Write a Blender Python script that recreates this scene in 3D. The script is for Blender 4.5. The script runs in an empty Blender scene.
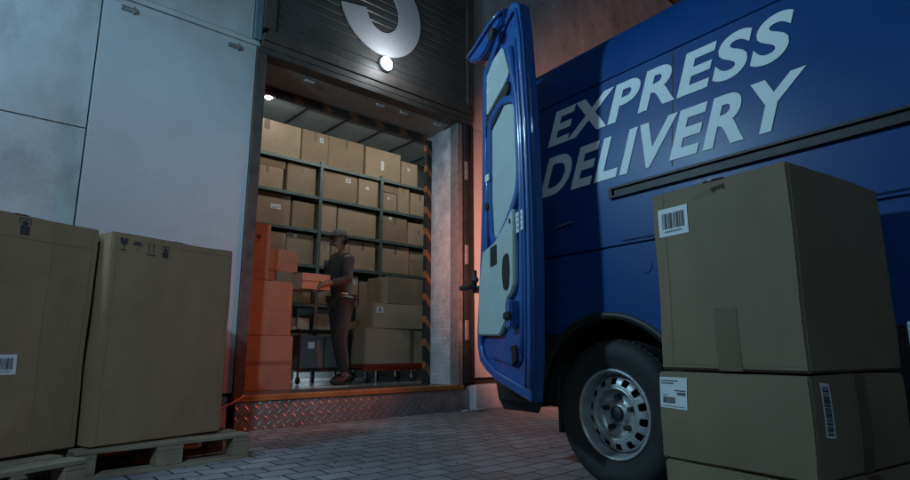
import bpy, bmesh, math, random
from math import sin, cos, pi, radians, sqrt, atan2
from mathutils import Vector, Matrix, noise
random.seed(7)
S = bpy.context.scene
C = S.collection

# ------------------------------------------------------------------ materials
def mat(name, col, rough=.6, metal=0., var=0., vscale=6., bump=0., bscale=60., emit=None, estr=0., coat=0., spec=None, stretch=(1,1,1), dirt=None):
    m = bpy.data.materials.new(name); m.use_nodes = True
    nt = m.node_tree; N = nt.nodes; L = nt.links
    b = N['Principled BSDF']
    c = tuple(col) + (1,)
    b.inputs['Base Color'].default_value = c
    b.inputs['Roughness'].default_value = rough
    b.inputs['Metallic'].default_value = metal
    if coat: b.inputs['Coat Weight'].default_value = coat; b.inputs['Coat Roughness'].default_value = .06
    if spec is not None: b.inputs['Specular IOR Level'].default_value = spec
    tc = N.new('ShaderNodeTexCoord'); mp = N.new('ShaderNodeMapping')
    mp.inputs['Scale'].default_value = stretch
    L.new(tc.outputs['Object'], mp.inputs['Vector'])
    if var:
        n = N.new('ShaderNodeTexNoise'); n.inputs['Scale'].default_value = vscale; n.inputs['Detail'].default_value = 8; n.inputs['Roughness'].default_value = .62
        L.new(mp.outputs[0], n.inputs['Vector'])
        r = N.new('ShaderNodeValToRGB')
        r.color_ramp.elements[0].position = .3; r.color_ramp.elements[1].position = .7
        r.color_ramp.elements[0].color = tuple(max(0, x*(1-var)) for x in col) + (1,)
        r.color_ramp.elements[1].color = tuple(min(1, x*(1+var)) for x in col) + (1,)
        L.new(n.outputs['Fac'], r.inputs['Fac'])
        out = r.outputs['Color']
        if dirt:
            n2 = N.new('ShaderNodeTexNoise'); n2.inputs['Scale'].default_value = dirt[1]; n2.inputs['Detail'].default_value = 10; n2.inputs['Roughness'].default_value = .7
            L.new(tc.outputs['Object'], n2.inputs['Vector'])
            mr = N.new('ShaderNodeMapRange'); mr.inputs[1].default_value = .5; mr.inputs[2].default_value = .72; mr.inputs[4].default_value = dirt[2]
            L.new(n2.outputs['Fac'], mr.inputs[0])
            mx = N.new('ShaderNodeMix'); mx.data_type = 'RGBA'
            L.new(mr.outputs[0], mx.inputs[0]); L.new(out, mx.inputs[6]); mx.inputs[7].default_value = tuple(dirt[0]) + (1,)
            out = mx.outputs[2]
        L.new(out, b.inputs['Base Color'])
        mr = N.new('ShaderNodeMapRange'); mr.inputs[3].default_value = max(0, rough-.1); mr.inputs[4].default_value = min(1, rough+.12)
        L.new(n.outputs['Fac'], mr.inputs[0]); L.new(mr.outputs[0], b.inputs['Roughness'])
    if bump:
        n = N.new('ShaderNodeTexNoise'); n.inputs['Scale'].default_value = bscale; n.inputs['Detail'].default_value = 6
        L.new(mp.outputs[0], n.inputs['Vector'])
        bp = N.new('ShaderNodeBump'); bp.inputs['Strength'].default_value = bump; bp.inputs['Distance'].default_value = .01
        L.new(n.outputs['Fac'], bp.inputs['Height']); L.new(bp.outputs[0], b.inputs['Normal'])
    if emit:
        b.inputs['Emission Color'].default_value = tuple(emit) + (1,); b.inputs['Emission Strength'].default_value = estr
    return m

def mnode(nt, op, a, b=None):
    n = nt.nodes.new('ShaderNodeMath'); n.operation = op
    for i, v in enumerate((a, b)):
        if v is None: continue
        if isinstance(v, (int, float)): n.inputs[i].default_value = v
        else: nt.links.new(v, n.inputs[i])
    return n.outputs[0]

def tread_plate(name, col, ax, rough=.35, cell=.055, metal=.8):
    m = mat(name, col, rough, metal, var=.25, vscale=5, dirt=(tuple(x*.35 for x in col), 3, .7))
    nt = m.node_tree; N = nt.nodes; L = nt.links
    tc = N.new('ShaderNodeTexCoord'); sp = N.new('ShaderNodeSeparateXYZ'); L.new(tc.outputs['Object'], sp.inputs[0])
    u = mnode(nt, 'DIVIDE', sp.outputs[ax[0]], cell); v = mnode(nt, 'DIVIDE', sp.outputs[ax[1]], cell)
    hs = []
    for off, sg in ((0., 1.), (.5, -1.)):
        a = mnode(nt, 'SUBTRACT', mnode(nt, 'FRACT', mnode(nt, 'ADD', u, off+100)), .5)
        b = mnode(nt, 'SUBTRACT', mnode(nt, 'FRACT', mnode(nt, 'ADD', v, off+100)), .5)
        p = mnode(nt, 'ADD', a, mnode(nt, 'MULTIPLY', b, sg)); q = mnode(nt, 'SUBTRACT', a, mnode(nt, 'MULTIPLY', b, sg))
        e = mnode(nt, 'ADD', mnode(nt, 'POWER', mnode(nt, 'ABSOLUTE', mnode(nt, 'DIVIDE', p, .52)), 2.), mnode(nt, 'POWER', mnode(nt, 'ABSOLUTE', mnode(nt, 'DIVIDE', q, .17)), 2.))
        h = mnode(nt, 'SUBTRACT', 1.1, e); n = h.node; n.use_clamp = True
        hs.append(h)
    hh = mnode(nt, 'MAXIMUM', hs[0], hs[1])
    bp = N.new('ShaderNodeBump'); bp.inputs['Strength'].default_value = 1.; bp.inputs['Distance'].default_value = .004
    L.new(hh, bp.inputs['Height']); L.new(bp.outputs[0], N['Principled BSDF'].inputs['Normal'])
    return m

def stripes(name, c1, c2, period=.16, ax=(0, 2), sg=1):
    m = mat(name, c1, .6); nt = m.node_tree; N = nt.nodes; L = nt.links
    tc = N.new('ShaderNodeTexCoord'); sp = N.new('ShaderNodeSeparateXYZ'); L.new(tc.outputs['Object'], sp.inputs[0])
    s = mnode(nt, 'FRACT', mnode(nt, 'ADD', mnode(nt, 'DIVIDE', mnode(nt, 'ADD', mnode(nt, 'MULTIPLY', sp.outputs[ax[0]], sg), mnode(nt, 'MULTIPLY', sp.outputs[ax[1]], .8)), period), 50))
    n = N.new('ShaderNodeTexNoise'); n.inputs['Scale'].default_value = 14; n.inputs['Detail'].default_value = 6
    L.new(tc.outputs['Object'], n.inputs[0])
    s2 = mnode(nt, 'GREATER_THAN', s, .70)
    wear = mnode(nt, 'GREATER_THAN', n.outputs['Fac'], .33)
    f = mnode(nt, 'MULTIPLY', s2, wear)
    mx = N.new('ShaderNodeMix'); mx.data_type = 'RGBA'; L.new(f, mx.inputs[0]); mx.inputs[6].default_value = tuple(c2)+(1,); mx.inputs[7].default_value = tuple(c1)+(1,)
    L.new(mx.outputs[2], N['Principled BSDF'].inputs['Base Color'])
    return m

def pavers():
    m = mat('pavers', (.15, .15, .15), .62); nt = m.node_tree; N = nt.nodes; L = nt.links
    P = N['Principled BSDF']
    tc = N.new('ShaderNodeTexCoord')
    br = N.new('ShaderNodeTexBrick'); br.offset = .5; br.squash = 1
    wn = N.new('ShaderNodeTexNoise'); wn.inputs['Scale'].default_value = 3.5; wn.inputs['Detail'].default_value = 3
    L.new(tc.outputs['Object'], wn.inputs[0])
    va = N.new('ShaderNodeVectorMath'); va.operation = 'SCALE'; va.inputs['Scale'].default_value = .022
    L.new(wn.outputs['Color'], va.inputs[0])
    vb = N.new('ShaderNodeVectorMath'); vb.operation = 'ADD'; L.new(tc.outputs['Object'], vb.inputs[0]); L.new(va.outputs[0], vb.inputs[1])
    L.new(vb.outputs[0], br.inputs['Vector'])
    br.inputs['Scale'].default_value = 1.; br.inputs['Brick Width'].default_value = .205; br.inputs['Row Height'].default_value = .135
    br.inputs['Mortar Size'].default_value = .0065; br.inputs['Mortar Smooth'].default_value = .3; br.inputs['Bias'].default_value = 0
    br.inputs['Color1'].default_value = (.155, .16, .165, 1); br.inputs['Color2'].default_value = (.25, .255, .26, 1); br.inputs['Mortar'].default_value = (.018, .018, .018, 1)
    n = N.new('ShaderNodeTexNoise'); n.inputs['Scale'].default_value = 1.1; n.inputs['Detail'].default_value = 12; n.inputs['Roughness'].default_value = .7
    L.new(tc.outputs['Object'], n.inputs[0])
    mr = N.new('ShaderNodeMapRange'); mr.inputs[1].default_value = .3; mr.inputs[2].default_value = .7; mr.inputs[3].default_value = .55; mr.inputs[4].default_value = 1.3
    L.new(n.outputs['Fac'], mr.inputs[0])
    mx = N.new('ShaderNodeMix'); mx.data_type = 'RGBA'; mx.blend_type = 'MULTIPLY'; mx.inputs[0].default_value = 1
    L.new(br.outputs['Color'], mx.inputs[6]); L.new(mr.outputs[0], mx.inputs[7]); L.new(mx.outputs[2], P.inputs['Base Color'])
    n3 = N.new('ShaderNodeTexNoise'); n3.inputs['Scale'].default_value = 90; n3.inputs['Detail'].default_value = 5; L.new(tc.outputs['Object'], n3.inputs[0])
    hh = mnode(nt, 'ADD', mnode(nt, 'MULTIPLY', br.outputs['Fac'], -1.), mnode(nt, 'MULTIPLY', n3.outputs['Fac'], .25))
    bp = N.new('ShaderNodeBump'); bp.inputs['Strength'].default_value = .9; bp.inputs['Distance'].default_value = .008
    L.new(hh, bp.inputs['Height']); L.new(bp.outputs[0], P.inputs['Normal'])
    mr2 = N.new('ShaderNodeMapRange'); mr2.inputs[3].default_value = .42; mr2.inputs[4].default_value = .8; L.new(n.outputs['Fac'], mr2.inputs[0]); L.new(mr2.outputs[0], P.inputs['Roughness'])
    return m

M = {}
M['paver'] = pavers()
M['concrete'] = mat('concrete', (.42, .44, .45), .8, var=.24, vscale=2.2, bump=.35, bscale=35, stretch=(1, 1, .5), dirt=((.20, .21, .21), 1.6, .75))
M['panel'] = mat('painted_panel', (.41, .435, .455), .42, var=.06, vscale=1.3, bump=.03, bscale=5, stretch=(1, 1, .35), dirt=((.30, .31, .32), 2.4, .45))
M['joint'] = mat('joint', (.03, .03, .03), .9)
M['steel_frame'] = mat('steel_frame', (.10, .085, .075), .5, .3, var=.3, vscale=8)
M['dark_metal'] = mat('dark_metal', (.025, .028, .028), .45, .4, var=.3, vscale=9)
M['shutter'] = mat('shutter', (.095, .09, .085), .42, .3, var=.2, vscale=3)
M['shutter_frame'] = mat('shutter_frame', (.11, .09, .08), .5, .3, var=.25, vscale=4)
M['numeral'] = mat('numeral', (.42, .40, .42), .6, var=.05, vscale=3)
M['galv'] = mat('galvanised', (.30, .31, .31), .42, .6, var=.2, vscale=14)
M['soffit'] = mat('soffit_plate', (.34, .33, .28), .55, .2, var=.18, vscale=30, bump=.1, bscale=50)
M['tread_side'] = tread_plate('tread_side', (.62, .64, .66), (1, 2), .38, .05, .35)
M['tread_step'] = tread_plate('tread_step', (.30, .28, .28), (0, 2), .42, .085, .5)
M['orange'] = mat('orange_edge', (.30, .14, .035), .55, var=.3, vscale=9, dirt=((.2, .09, .04), 4, .7))
M['hazard'] = stripes('hazard_post', (.27, .10, .035), (.016, .018, .018), .21, (0, 2), 1)
M['hazard_h'] = stripes('hazard_beam', (.18, .08, .04), (.03, .028, .026), .34, (0, 2), 1)
M['floor'] = mat('warehouse_floor_paint', (.20, .21, .21), .16, var=.2, vscale=2, dirt=((.09, .1, .1), 2.5, .6))
M['ceil'] = mat('ceiling_tile', (.62, .70, .73), .8, var=.05)
M['ceilgrid'] = mat('ceiling_grid', (.05, .07, .08), .5)
M['inwall'] = mat('inner_wall', (.25, .27, .27), .8, var=.1)
M['rack'] = mat('rack_metal', (.10, .145, .145), .45, .3, var=.2, vscale=12)
def card(n, c, d=.6): return mat(n, c, .80, var=.13, vscale=2.8, bump=.14, bscale=26, stretch=(1, 1, .22), dirt=(tuple(x*.62 for x in c), 2.6, d))
M['card_a'] = card('cardboard', (.27, .195, .13))
M['card_b'] = card('cardboard_pale', (.35, .26, .18))
M['card_c'] = card('cardboard_deep', (.23, .16, .10))
M['card_out'] = card('cardboard_outdoor', (.235, .155, .09), .5)
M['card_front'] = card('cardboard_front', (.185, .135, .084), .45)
M['crease'] = mat('score_line', (.19, .125, .072), .8)
M['tape'] = mat('tape', (.155, .11, .07), .38, var=.12, vscale=5)
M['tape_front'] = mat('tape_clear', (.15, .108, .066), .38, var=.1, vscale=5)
M['label'] = mat('label', (.62, .64, .66), .6, var=.05, vscale=9)
M['ink'] = mat('ink', (.03, .03, .035), .7)
M['wood'] = mat('pallet_wood', (.21, .165, .11), .8, var=.35, vscale=5, bump=.35, bscale=30, stretch=(.25, 1, 1), dirt=((.10, .08, .06), 4, .8))
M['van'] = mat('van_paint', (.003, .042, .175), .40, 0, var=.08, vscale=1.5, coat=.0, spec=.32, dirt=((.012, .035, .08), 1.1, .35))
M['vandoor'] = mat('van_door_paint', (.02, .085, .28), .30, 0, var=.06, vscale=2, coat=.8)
M['trim'] = mat('door_trim', (.35, .42, .42), .5, var=.06, vscale=8, bump=.06, bscale=150)
M['trim_gloss'] = mat('door_metal_inner', (.6, .68, .68), .25, .35, var=.05)
M['black'] = mat('black_plastic', (.012, .014, .014), .55, var=.3, vscale=12, bump=.05, bscale=150)
M['arch'] = mat('wheel_arch', (.008, .009, .009), .9, var=.3, vscale=6)
M['tyre'] = mat('tyre_rubber', (.016, .016, .016), .75, var=.3, vscale=8, bump=.1, bscale=80)
M['rim'] = mat('steel_rim', (.42, .44, .45), .40, .5, var=.22, vscale=14, dirt=((.09, .085, .08), 10, .7))
M['lettering'] = mat('lettering', (.62, .68, .70), .65)
M['glass'] = mat('glass', (.01, .012, .014), .08)
M['tail'] = mat('tail_lamp', (.5, .02, .01), .2, emit=(1, .16, .06), estr=6)
M['lamp'] = mat('lamp_glow', (.9, .95, 1), .3, emit=(.85, .93, 1), estr=38)
M['lamp_in'] = mat('lamp_glow_in', (.9, .95, 1), .3, emit=(.85, .95, 1), estr=12)
M['headlamp'] = mat('headlamp', (.6, .62, .65), .1)
M['skin'] = mat('skin', (.17, .10, .07), .55, var=.08)
M['shirt'] = mat('work_shirt', (.035, .043, .042), .85, var=.2, vscale=9, bump=.3, bscale=14)
M['trousers'] = mat('work_trousers', (.018, .024, .024), .85, var=.2, vscale=9, bump=.3, bscale=12)
M['cap'] = mat('cap_cloth', (.10, .095, .095), .8)
M['shoe'] = mat('shoe', (.012, .012, .012), .5)
M['hair'] = mat('hair', (.015, .01, .008), .6)
M['red_metal'] = mat('red_metal', (.20, .02, .01), .45, var=.3, vscale=9)
M['tote'] = mat('tote', (.10, .115, .11), .6, var=.1)
M['cord'] = mat('cord', (.45, .16, .07), .6)
M['post'] = mat('wrap', (.20, .27, .32), .4, var=.1)
M['litter'] = mat('paper', (.6, .62, .62), .8)

# ------------------------------------------------------------------ mesh helpers
def link(name, bm, m, parent=None, smooth=False, loc=None):
    me = bpy.data.meshes.new(name); bm.normal_update(); bm.to_mesh(me); bm.free()
    for x in (m if isinstance(m, (list, tuple)) else [m]): me.materials.append(x)
    if smooth:
        for p in me.polygons: p.use_smooth = True
    o = bpy.data.objects.new(name, me); C.objects.link(o)
    if parent: o.parent = parent
    if loc: o.location = loc
    return o
def empty(name, label, cat, loc=(0, 0, 0), rz=0, group=None):
    o = bpy.data.objects.new(name, None); C.objects.link(o); o.empty_display_size = .1
    o.location = loc; o.rotation_euler = (0, 0, rz); o['label'] = label; o['category'] = cat
    if group: o['group'] = group
    return o
def tag(o, label, cat, group=None):
    o['label'] = label; o['category'] = cat
    if group: o['group'] = group
    return o
def box(bm, x0, x1, y0, y1, z0, z1, bev=0., mi=0):
    r = bmesh.ops.create_cube(bm, size=1)
    vs = r['verts']
    for v in vs: v.co = Vector((x0+(v.co.x+.5)*(x1-x0), y0+(v.co.y+.5)*(y1-y0), z0+(v.co.z+.5)*(z1-z0)))
    fs = set(f for v in vs for f in v.link_faces)
    for f in fs: f.material_index = mi
    if bev:
        es = list(set(e for v in vs for e in v.link_edges))
        bmesh.ops.bevel(bm, geom=es, offset=bev, segments=2, affect='EDGES', profile=.6)
    return bm
def bx(*a, **k):
    bm = bmesh.new(); box(bm, *a, **k); return bm
def tube(bm, pts, r, n=10, cap=True):
    pts = [Vector(p) for p in pts]; rings = []
    rr = r if isinstance(r, (list, tuple)) else [r]*len(pts)
    prev = None
    for i, p in enumerate(pts):
        if i == 0: d = pts[1]-p
        elif i == len(pts)-1: d = p-pts[i-1]
        else: d = pts[i+1]-pts[i-1]
        d.normalize()
        a = Vector((0, 0, 1)) if abs(d.z) < .9 else Vector((1, 0, 0))
        if prev is not None and abs(prev.dot(d)) < .95: a = prev
        s = d.cross(a).normalized(); t = s.cross(d); prev = a
        rings.append([bm.verts.new(p+(s*cos(2*pi*k/n)+t*sin(2*pi*k/n))*rr[i]) for k in range(n)])
    for i in range(len(rings)-1):
        for k in range(n): bm.faces.new((rings[i][k], rings[i][(k+1) % n], rings[i+1][(k+1) % n], rings[i+1][k]))
    if cap: bm.faces.new(rings[0][::-1]); bm.faces.new(rings[-1])
    return bm
def prism(bm, pts, f, d0, d1, bev=0):
    """pts: 2d polygon; f(a,b,d)->3d; extruded from d0 to d1"""
    A = [bm.verts.new(f(a, b, d0)) for a, b in pts]; B = [bm.verts.new(f(a, b, d1)) for a, b in pts]
    n = len(pts)
    fs = [bm.faces.new(A), bm.faces.new(B[::-1])]
    for i in range(n): fs.append(bm.faces.new((A[(i+1) % n], A[i], B[i], B[(i+1) % n])))
    bmesh.ops.recalc_face_normals(bm, faces=fs)
    if bev: bmesh.ops.bevel(bm, geom=list(set(fs[0].edges) | set(fs[1].edges)), offset=bev, segments=2, affect='EDGES')
    return bm
def ringstrip(bm, outer, inner, f, d0, d1):
    n = len(outer)
    q = [[bm.verts.new(f(a, b, d)) for a, b in P] for P, d in ((outer, d0), (outer, d1), (inner, d1), (inner, d0))]
    fs = []
    for k in range(4):
        A = q[k]; B = q[(k+1) % 4]
        for i in range(n): fs.append(bm.faces.new((A[i], A[(i+1) % n], B[(i+1) % n], B[i])))
    bmesh.ops.recalc_face_normals(bm, faces=fs)
    return bm
def lathe(bm, prof, n=48, axis='x'):
    """prof: list of (r, h). axis x: h along x"""
    R = []
    for r, h in prof: R.append([bm.verts.new((h, r*cos(2*pi*k/n), r*sin(2*pi*k/n)) if axis == 'x' else (r*cos(2*pi*k/n), r*sin(2*pi*k/n), h)) for k in range(n)])
    fs = []
    for i in range(len(R)-1):
        for k in range(n): fs.append(bm.faces.new((R[i][k], R[i][(k+1) % n], R[i+1][(k+1) % n], R[i+1][k])))
    bmesh.ops.recalc_face_normals(bm, faces=fs)
    return bm
def smoothpoly(pts, r=.03, seg=3):
    out = []; n = len(pts)
    for i in range(n):
        p = Vector(pts[i]); a = Vector(pts[i-1]); b = Vector(pts[(i+1) % n])
        da = (a-p); db = (b-p); ra = min(r, da.length*.45, db.length*.45)
        s = p+da.normalized()*ra; e = p+db.normalized()*ra
        for k in range(seg+1):
            t = k/seg; out.append(tuple((1-t)**2*s+2*t*(1-t)*p+t*t*e))
    return out
def inset(pts, d):
    n = len(pts); out = []
    ar = sum(pts[i][0]*pts[(i+1) % n][1]-pts[(i+1) % n][0]*pts[i][1] for i in range(n))
    sg = 1 if ar > 0 else -1
    for i in range(n):
        a = Vector(pts[i-1]); p = Vector(pts[i]); b = Vector(pts[(i+1) % n])
        u = (p-a).normalized(); v = (b-p).normalized()
        t = (u+v)
        if t.length < 1e-6: t = u
        t.normalize(); nrm = Vector((-t.y, t.x))*sg
        k = max(.5, nrm.dot(Vector((-u.y, u.x))*sg))
        out.append(tuple(p+nrm*d/k))
    return out

# ------------------------------------------------------------------ ground
bm = bmesh.new()
vs = [bm.verts.new(p) for p in ((-40, -40, 0), (40, -40, 0), (40, 45, 0), (-40, 45, 0))]; bm.faces.new(vs)
g = link('ground', bm, M['paver']); g['kind'] = 'structure'

# ------------------------------------------------------------------ warehouse building
YW = 4.80; FZ = .26
B = empty('warehouse_building', 'concrete clad warehouse with a lit loading dock doorway full of cartons', 'building', (3.2, YW, 0))
def W(name, bm, m, smooth=False, par=None):
    o = link(name, bm, m, par or B, smooth)
    o.matrix_parent_inverse = Matrix.Translation((-3.2, -YW, 0)) if not par else Matrix.Identity(4)
    return o
# backing wall: left, right, above the door
bm = bmesh.new()
box(bm, -9, 1.84, YW+.055, 5.28, 0, 7.5); box(bm, 4.50, 14, YW+.055, 5.28, 0, 7.5); box(bm, 1.84, 4.50, YW+.055, 5.28, 3.42, 7.5)
W('wall_core', bm, M['joint'])
def cpanel(x0, x1, z0, z1, m='concrete', y=YW, nm='concrete_panel', t=.05):
    g_ = .0045
    return W(nm, bx(x0+g_, x1-g_, y, y+t, z0+g_, z1-g_, bev=.003), M[m])
for i in range(4):
    x1 = .62-i*2.6
    for z0, z1 in ((.28, 2.25), (2.25, 4.6), (4.6, 7.4)): cpanel(x1-2.6, x1, z0, z1)
cpanel(.62, .83, 3.43, 7.4); cpanel(.83, 1.80, 3.43, 5.2); cpanel(.83, 1.80, 5.2, 7.4)
# sliding gate leaf left of the door with its rail
gate = W('gate_panel', bx(.624, 1.827, YW-.03, YW+.02, .30, 3.318, bev=.004), M['panel'])
bm = bmesh.new(); box(bm, .55, 1.86, YW-.012, YW+.03, 3.325, 3.425, bev=.003); box(bm, .55, 1.86, YW-.035, YW-.012, 3.365, 3.385)
W('gate_rail', bm, M['concrete'])
for x in (.80, 1.63):
    bm = bmesh.new(); box(bm, x-.06, x+.06, YW-.05, YW-.031, 3.262, 3.298, bev=.004); tube(bm, [(x+.03, YW-.04, 3.25), (x+.03, YW-.04, 3.32)], .008)
    W('gate_clip', bm, M['galv'])
W('corner_flashing', bx(1.802, 1.872, YW-.03, YW+.03, 3.43, 7.4, bev=.008), mat('flashing', (.2, .3, .34), .4, .3, var=.1))
W('plinth', bx(-9, 1.80, YW-.01, YW+.05, 0, .275), M['concrete'])
# right of the door
for i in range(4):
    x0 = 4.53+i*2.4
    cpanel(x0, x0+2.4, .33, 3.30, 'panel', YW-.005, 'painted_panel')
    for z0, z1 in ((3.30, 4.25), (4.25, 5.6), (5.6, 7.4)): cpanel(x0, x0+2.4, z0, z1)
W('curb', bx(4.46, 14, YW-.13, YW+.05, 0, .262, bev=.012), M['concrete'])
# door frame
bm = bmesh.new(); box(bm, 1.83, 1.925, YW-.045, YW+.10, .262, 3.30, bev=.004); W('door_jamb', bm, M['steel_frame'])
bm = bmesh.new(); box(bm, 4.285, 4.36, YW-.03, YW+.10, .262, 3.30, bev=.004); W('door_jamb', bm, M['galv'])
bm = bmesh.new(); box(bm, 4.375, 4.515, YW-.06, YW+.05, .28, 3.30, bev=.006); box(bm, 4.40, 4.42, YW-.075, YW-.06, .3, 3.28); box(bm, 4.47, 4.488, YW-.075, YW-.06, .3, 3.28)
W('guide_post', bm, M['dark_metal'])
bm = bmesh.new()
for z in (.75, 1.6, 2.6): box(bm, 4.362, 4.40, YW-.085, YW-.062, z, z+.22, bev=.003)
W('hinge_plate', bm, M['galv'])
W('door_lintel', bx(1.83, 4.515, YW-.05, YW+.10, 3.302, 3.36, bev=.004), M['steel_frame'])
# dock tunnel lining
W('tunnel_side', bx(4.287, 4.33, YW+.10, 5.31, FZ+.002, 3.28), M['tread_side'])
W('tunnel_side', bx(1.86, 1.92, YW+.10, 5.31, FZ+.002, 3.28), M['tread_side'])
bm = bmesh.new(); vs = [bm.verts.new(p) for p in ((1.92, YW+.10, 3.30), (4.29, YW+.10, 3.30), (4.29, 5.31, 3.247), (1.92, 5.31, 3.247), (1.92, YW+.10, 3.32), (4.29, YW+.10, 3.32), (4.29, 5.31, 3.267), (1.92, 5.31, 3.267))]
for f in ((0, 3, 2, 1), (4, 5, 6, 7), (0, 1, 5, 4), (1, 2, 6, 5), (2, 3, 7, 6), (3, 0, 4, 7)): bm.faces.new([vs[i] for i in f])
W('tunnel_soffit', bm, M['soffit'])
for x in (2.45, 3.3, 3.62, 4.12):
    bm = bmesh.new(); box(bm, x-.05, x+.05, YW+.13, YW+.16, 3.268, 3.29, bev=.004); W('soffit_bracket', bm, M['label'])
W('hazard_post', bx(4.210, 4.286, 5.25, 5.31, FZ, 3.2, bev=.004), M['hazard'])
W('hazard_post', bx(1.925, 2.03, 5.25, 5.31, FZ, 3.2, bev=.004), M['hazard'])
W('hazard_beam', bx(2.03, 4.208, 5.25, 5.31, 3.178, 3.245, bev=.004), M['hazard_h'])
# step
W('dock_step', bx(1.86, 4.455, YW-.03, 5.3, 0, .222, bev=.004), M['tread_step'])
W('step_edge', bx(1.84, 4.37, YW-.045, YW+.06, .224, .268, bev=.005), M['orange'])
W('threshold', bx(1.925, 4.285, YW+.062, 5.3, .224, .266), mat('threshold_steel', (.08, .085, .085), .3, .5, var=.3, vscale=5))
# interior
W('interior_floor', bx(-.5, 8, 5.3, 8.2, 0, FZ), M['floor'])
bm = bmesh.new(); box(bm, -.5, 8, 7.55, 7.7, FZ, 3.8); box(bm, -.6, -.5, 5.28, 7.7, 0, 3.8); box(bm, 8, 8.1, 5.28, 7.7, 0, 3.8); W('inner_wall', bm, M['inwall'])
W('ceiling', bx(-.6, 8.1, 5.28, 7.7, 3.72, 3.8), M['ceil'])
bm = bmesh.new()
for i in range(15): box(bm, -.3+i*.58, -.275+i*.58, 5.3, 7.55, 3.700, 3.722)
for y in (5.55, 6.15, 6.40, 7.35): box(bm, -.5, 8, y, y+.024, 3.698, 3.7195)
W('ceiling_grid', bm, M['ceilgrid'])
W('roof_parapet', bx(-9, 14, YW-.06, 5.3, 7.5, 7.75, bev=.01), M['galv'])
bm = bmesh.new(); box(bm, -9, 14, 5.3, 16, 0.0, .01); box(bm, -9, 14, 8.3, 8.6, .02, 7.4); box(bm, -9, 14, 5.3, 8.6, 7.4, 7.6); box(bm, -9, -8.8, 5.3, 8.3, .02, 7.4); box(bm, 13.8, 14, 5.3, 8.3, .02, 7.4)
W('outer_shell', bm, M['joint'])
# roller shutter housing
sh = empty('x', 'x', 'x'); bpy.data.objects.remove(sh)
bm = bmesh.new()
z = 3.56; prof = []
while z < 6.9:
    prof += [(z, YW-.03), (z+.010, YW-.042), (z+.072, YW-.042), (z+.082, YW-.03)]; z += .092
a = [bm.verts.new((1.99, y, zz)) for zz, y in prof]; b2 = [bm.verts.new((4.42, y, zz)) for zz, y in prof]
for i in range(len(a)-1): bm.faces.new((a[i], b2[i], b2[i+1], a[i+1]))
box(bm, 1.99, 4.42, YW-.028, YW+.05, 3.5, 6.9)
W('shutter_slats', bm, M['shutter'])
bm = bmesh.new(); box(bm, 1.875, 4.525, YW-.055, YW+.05, 3.362, 3.43, bev=.004); box(bm, 1.875, 4.525, YW-.07, YW+.05, 3.432, 3.50, bev=.004); box(bm, 1.93, 4.47, YW-.06, YW+.05, 3.502, 3.555, bev=.004)
box(bm, 1.875, 1.985, YW-.06, YW+.05, 3.557, 6.9, bev=.004); box(bm, 4.425, 4.525, YW-.06, YW+.05, 3.557, 6.9, bev=.004)
W('shutter_frame', bm, M['shutter_frame'])
# big numeral on the shutter (its bowl shows in the photo)
def numeral():
    cx, cz = 3.17, 4.28
    o = []; i_ = []
    a0, a1 = radians(192), radians(450)
    for k in range(41):
        t = a0+(a1-a0)*k/40
        o.append((cx+.52*cos(t), cz+.53*sin(t))); i_.append((cx+.215*cos(t), cz+.26*sin(t)))
    bm = bmesh.new()
    f = lambda a, b, d: (a, d, b)
    poly_o = [bm.verts.new((a, YW-.056, b)) for a, b in o]; poly_i = [bm.verts.new((a, YW-.056, b)) for a, b in i_]
    fs = [bm.faces.new((poly_o[k], poly_o[k+1], poly_i[k+1], poly_i[k])) for k in range(40)]
    r = bmesh.ops.extrude_face_region(bm, geom=fs)
    for v in r['geom']:
        if isinstance(v, bmesh.types.BMVert): v.co.y += .012
    box(bm, 2.90, 3.17, YW-.056, YW-.044, 4.541, 4.81); box(bm, 2.70, 2.898, YW-.056, YW-.044, 4.55, 5.35); box(bm, 2.70, 3.62, YW-.056, YW-.044, 5.352, 5.62)
    bmesh.ops.recalc_face_normals(bm, faces=bm.faces)
    return bm
W('dock_number', numeral(), M['numeral'])
# lamp on the shutter frame
L1 = empty('wall_lamp', 'small round bulkhead lamp glowing white on the dark shutter', 'lamp', (3.22, YW-.06, 3.66))
bm = bmesh.new(); lathe(bm, [(0.001, .02), (.07, .02), (.085, .01), (.085, -.03), (.078, -.04)], 32, 'z')
bmesh.ops.rotate(bm, verts=bm.verts, cent=(0, 0, 0), matrix=Matrix.Rotation(radians(90), 3, 'X')); link('housing', bm, M['galv'], L1, True)
bm = bmesh.new(); lathe(bm, [(0.001, .05), (.03, .048), (.055, .038), (.072, .02), (.076, .0)], 32, 'z')
bmesh.ops.rotate(bm, verts=bm.verts, cent=(0, 0, 0), matrix=Matrix.Rotation(radians(90), 3, 'X')); link('lens', bm, M['lamp'], L1, True)
# ceiling lamp inside
L2 = empty('ceiling_lamp', 'small bright downlight on the ceiling by the left door jamb', 'lamp', (2.60, 6.30, 3.66))
bm = bmesh.new(); lathe(bm, [(.001, .06), (.06, .06), (.08, 0), (.08, -.03), (.06, -.035)], 24, 'z'); link('housing', bm, M['galv'], L2, True)
bm = bmesh.new(); lathe(bm, [(.001, -.055), (.03, -.05), (.046, -.034)], 24, 'z'); link('lens', bm, M['lamp_in'], L2, True)

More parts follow.
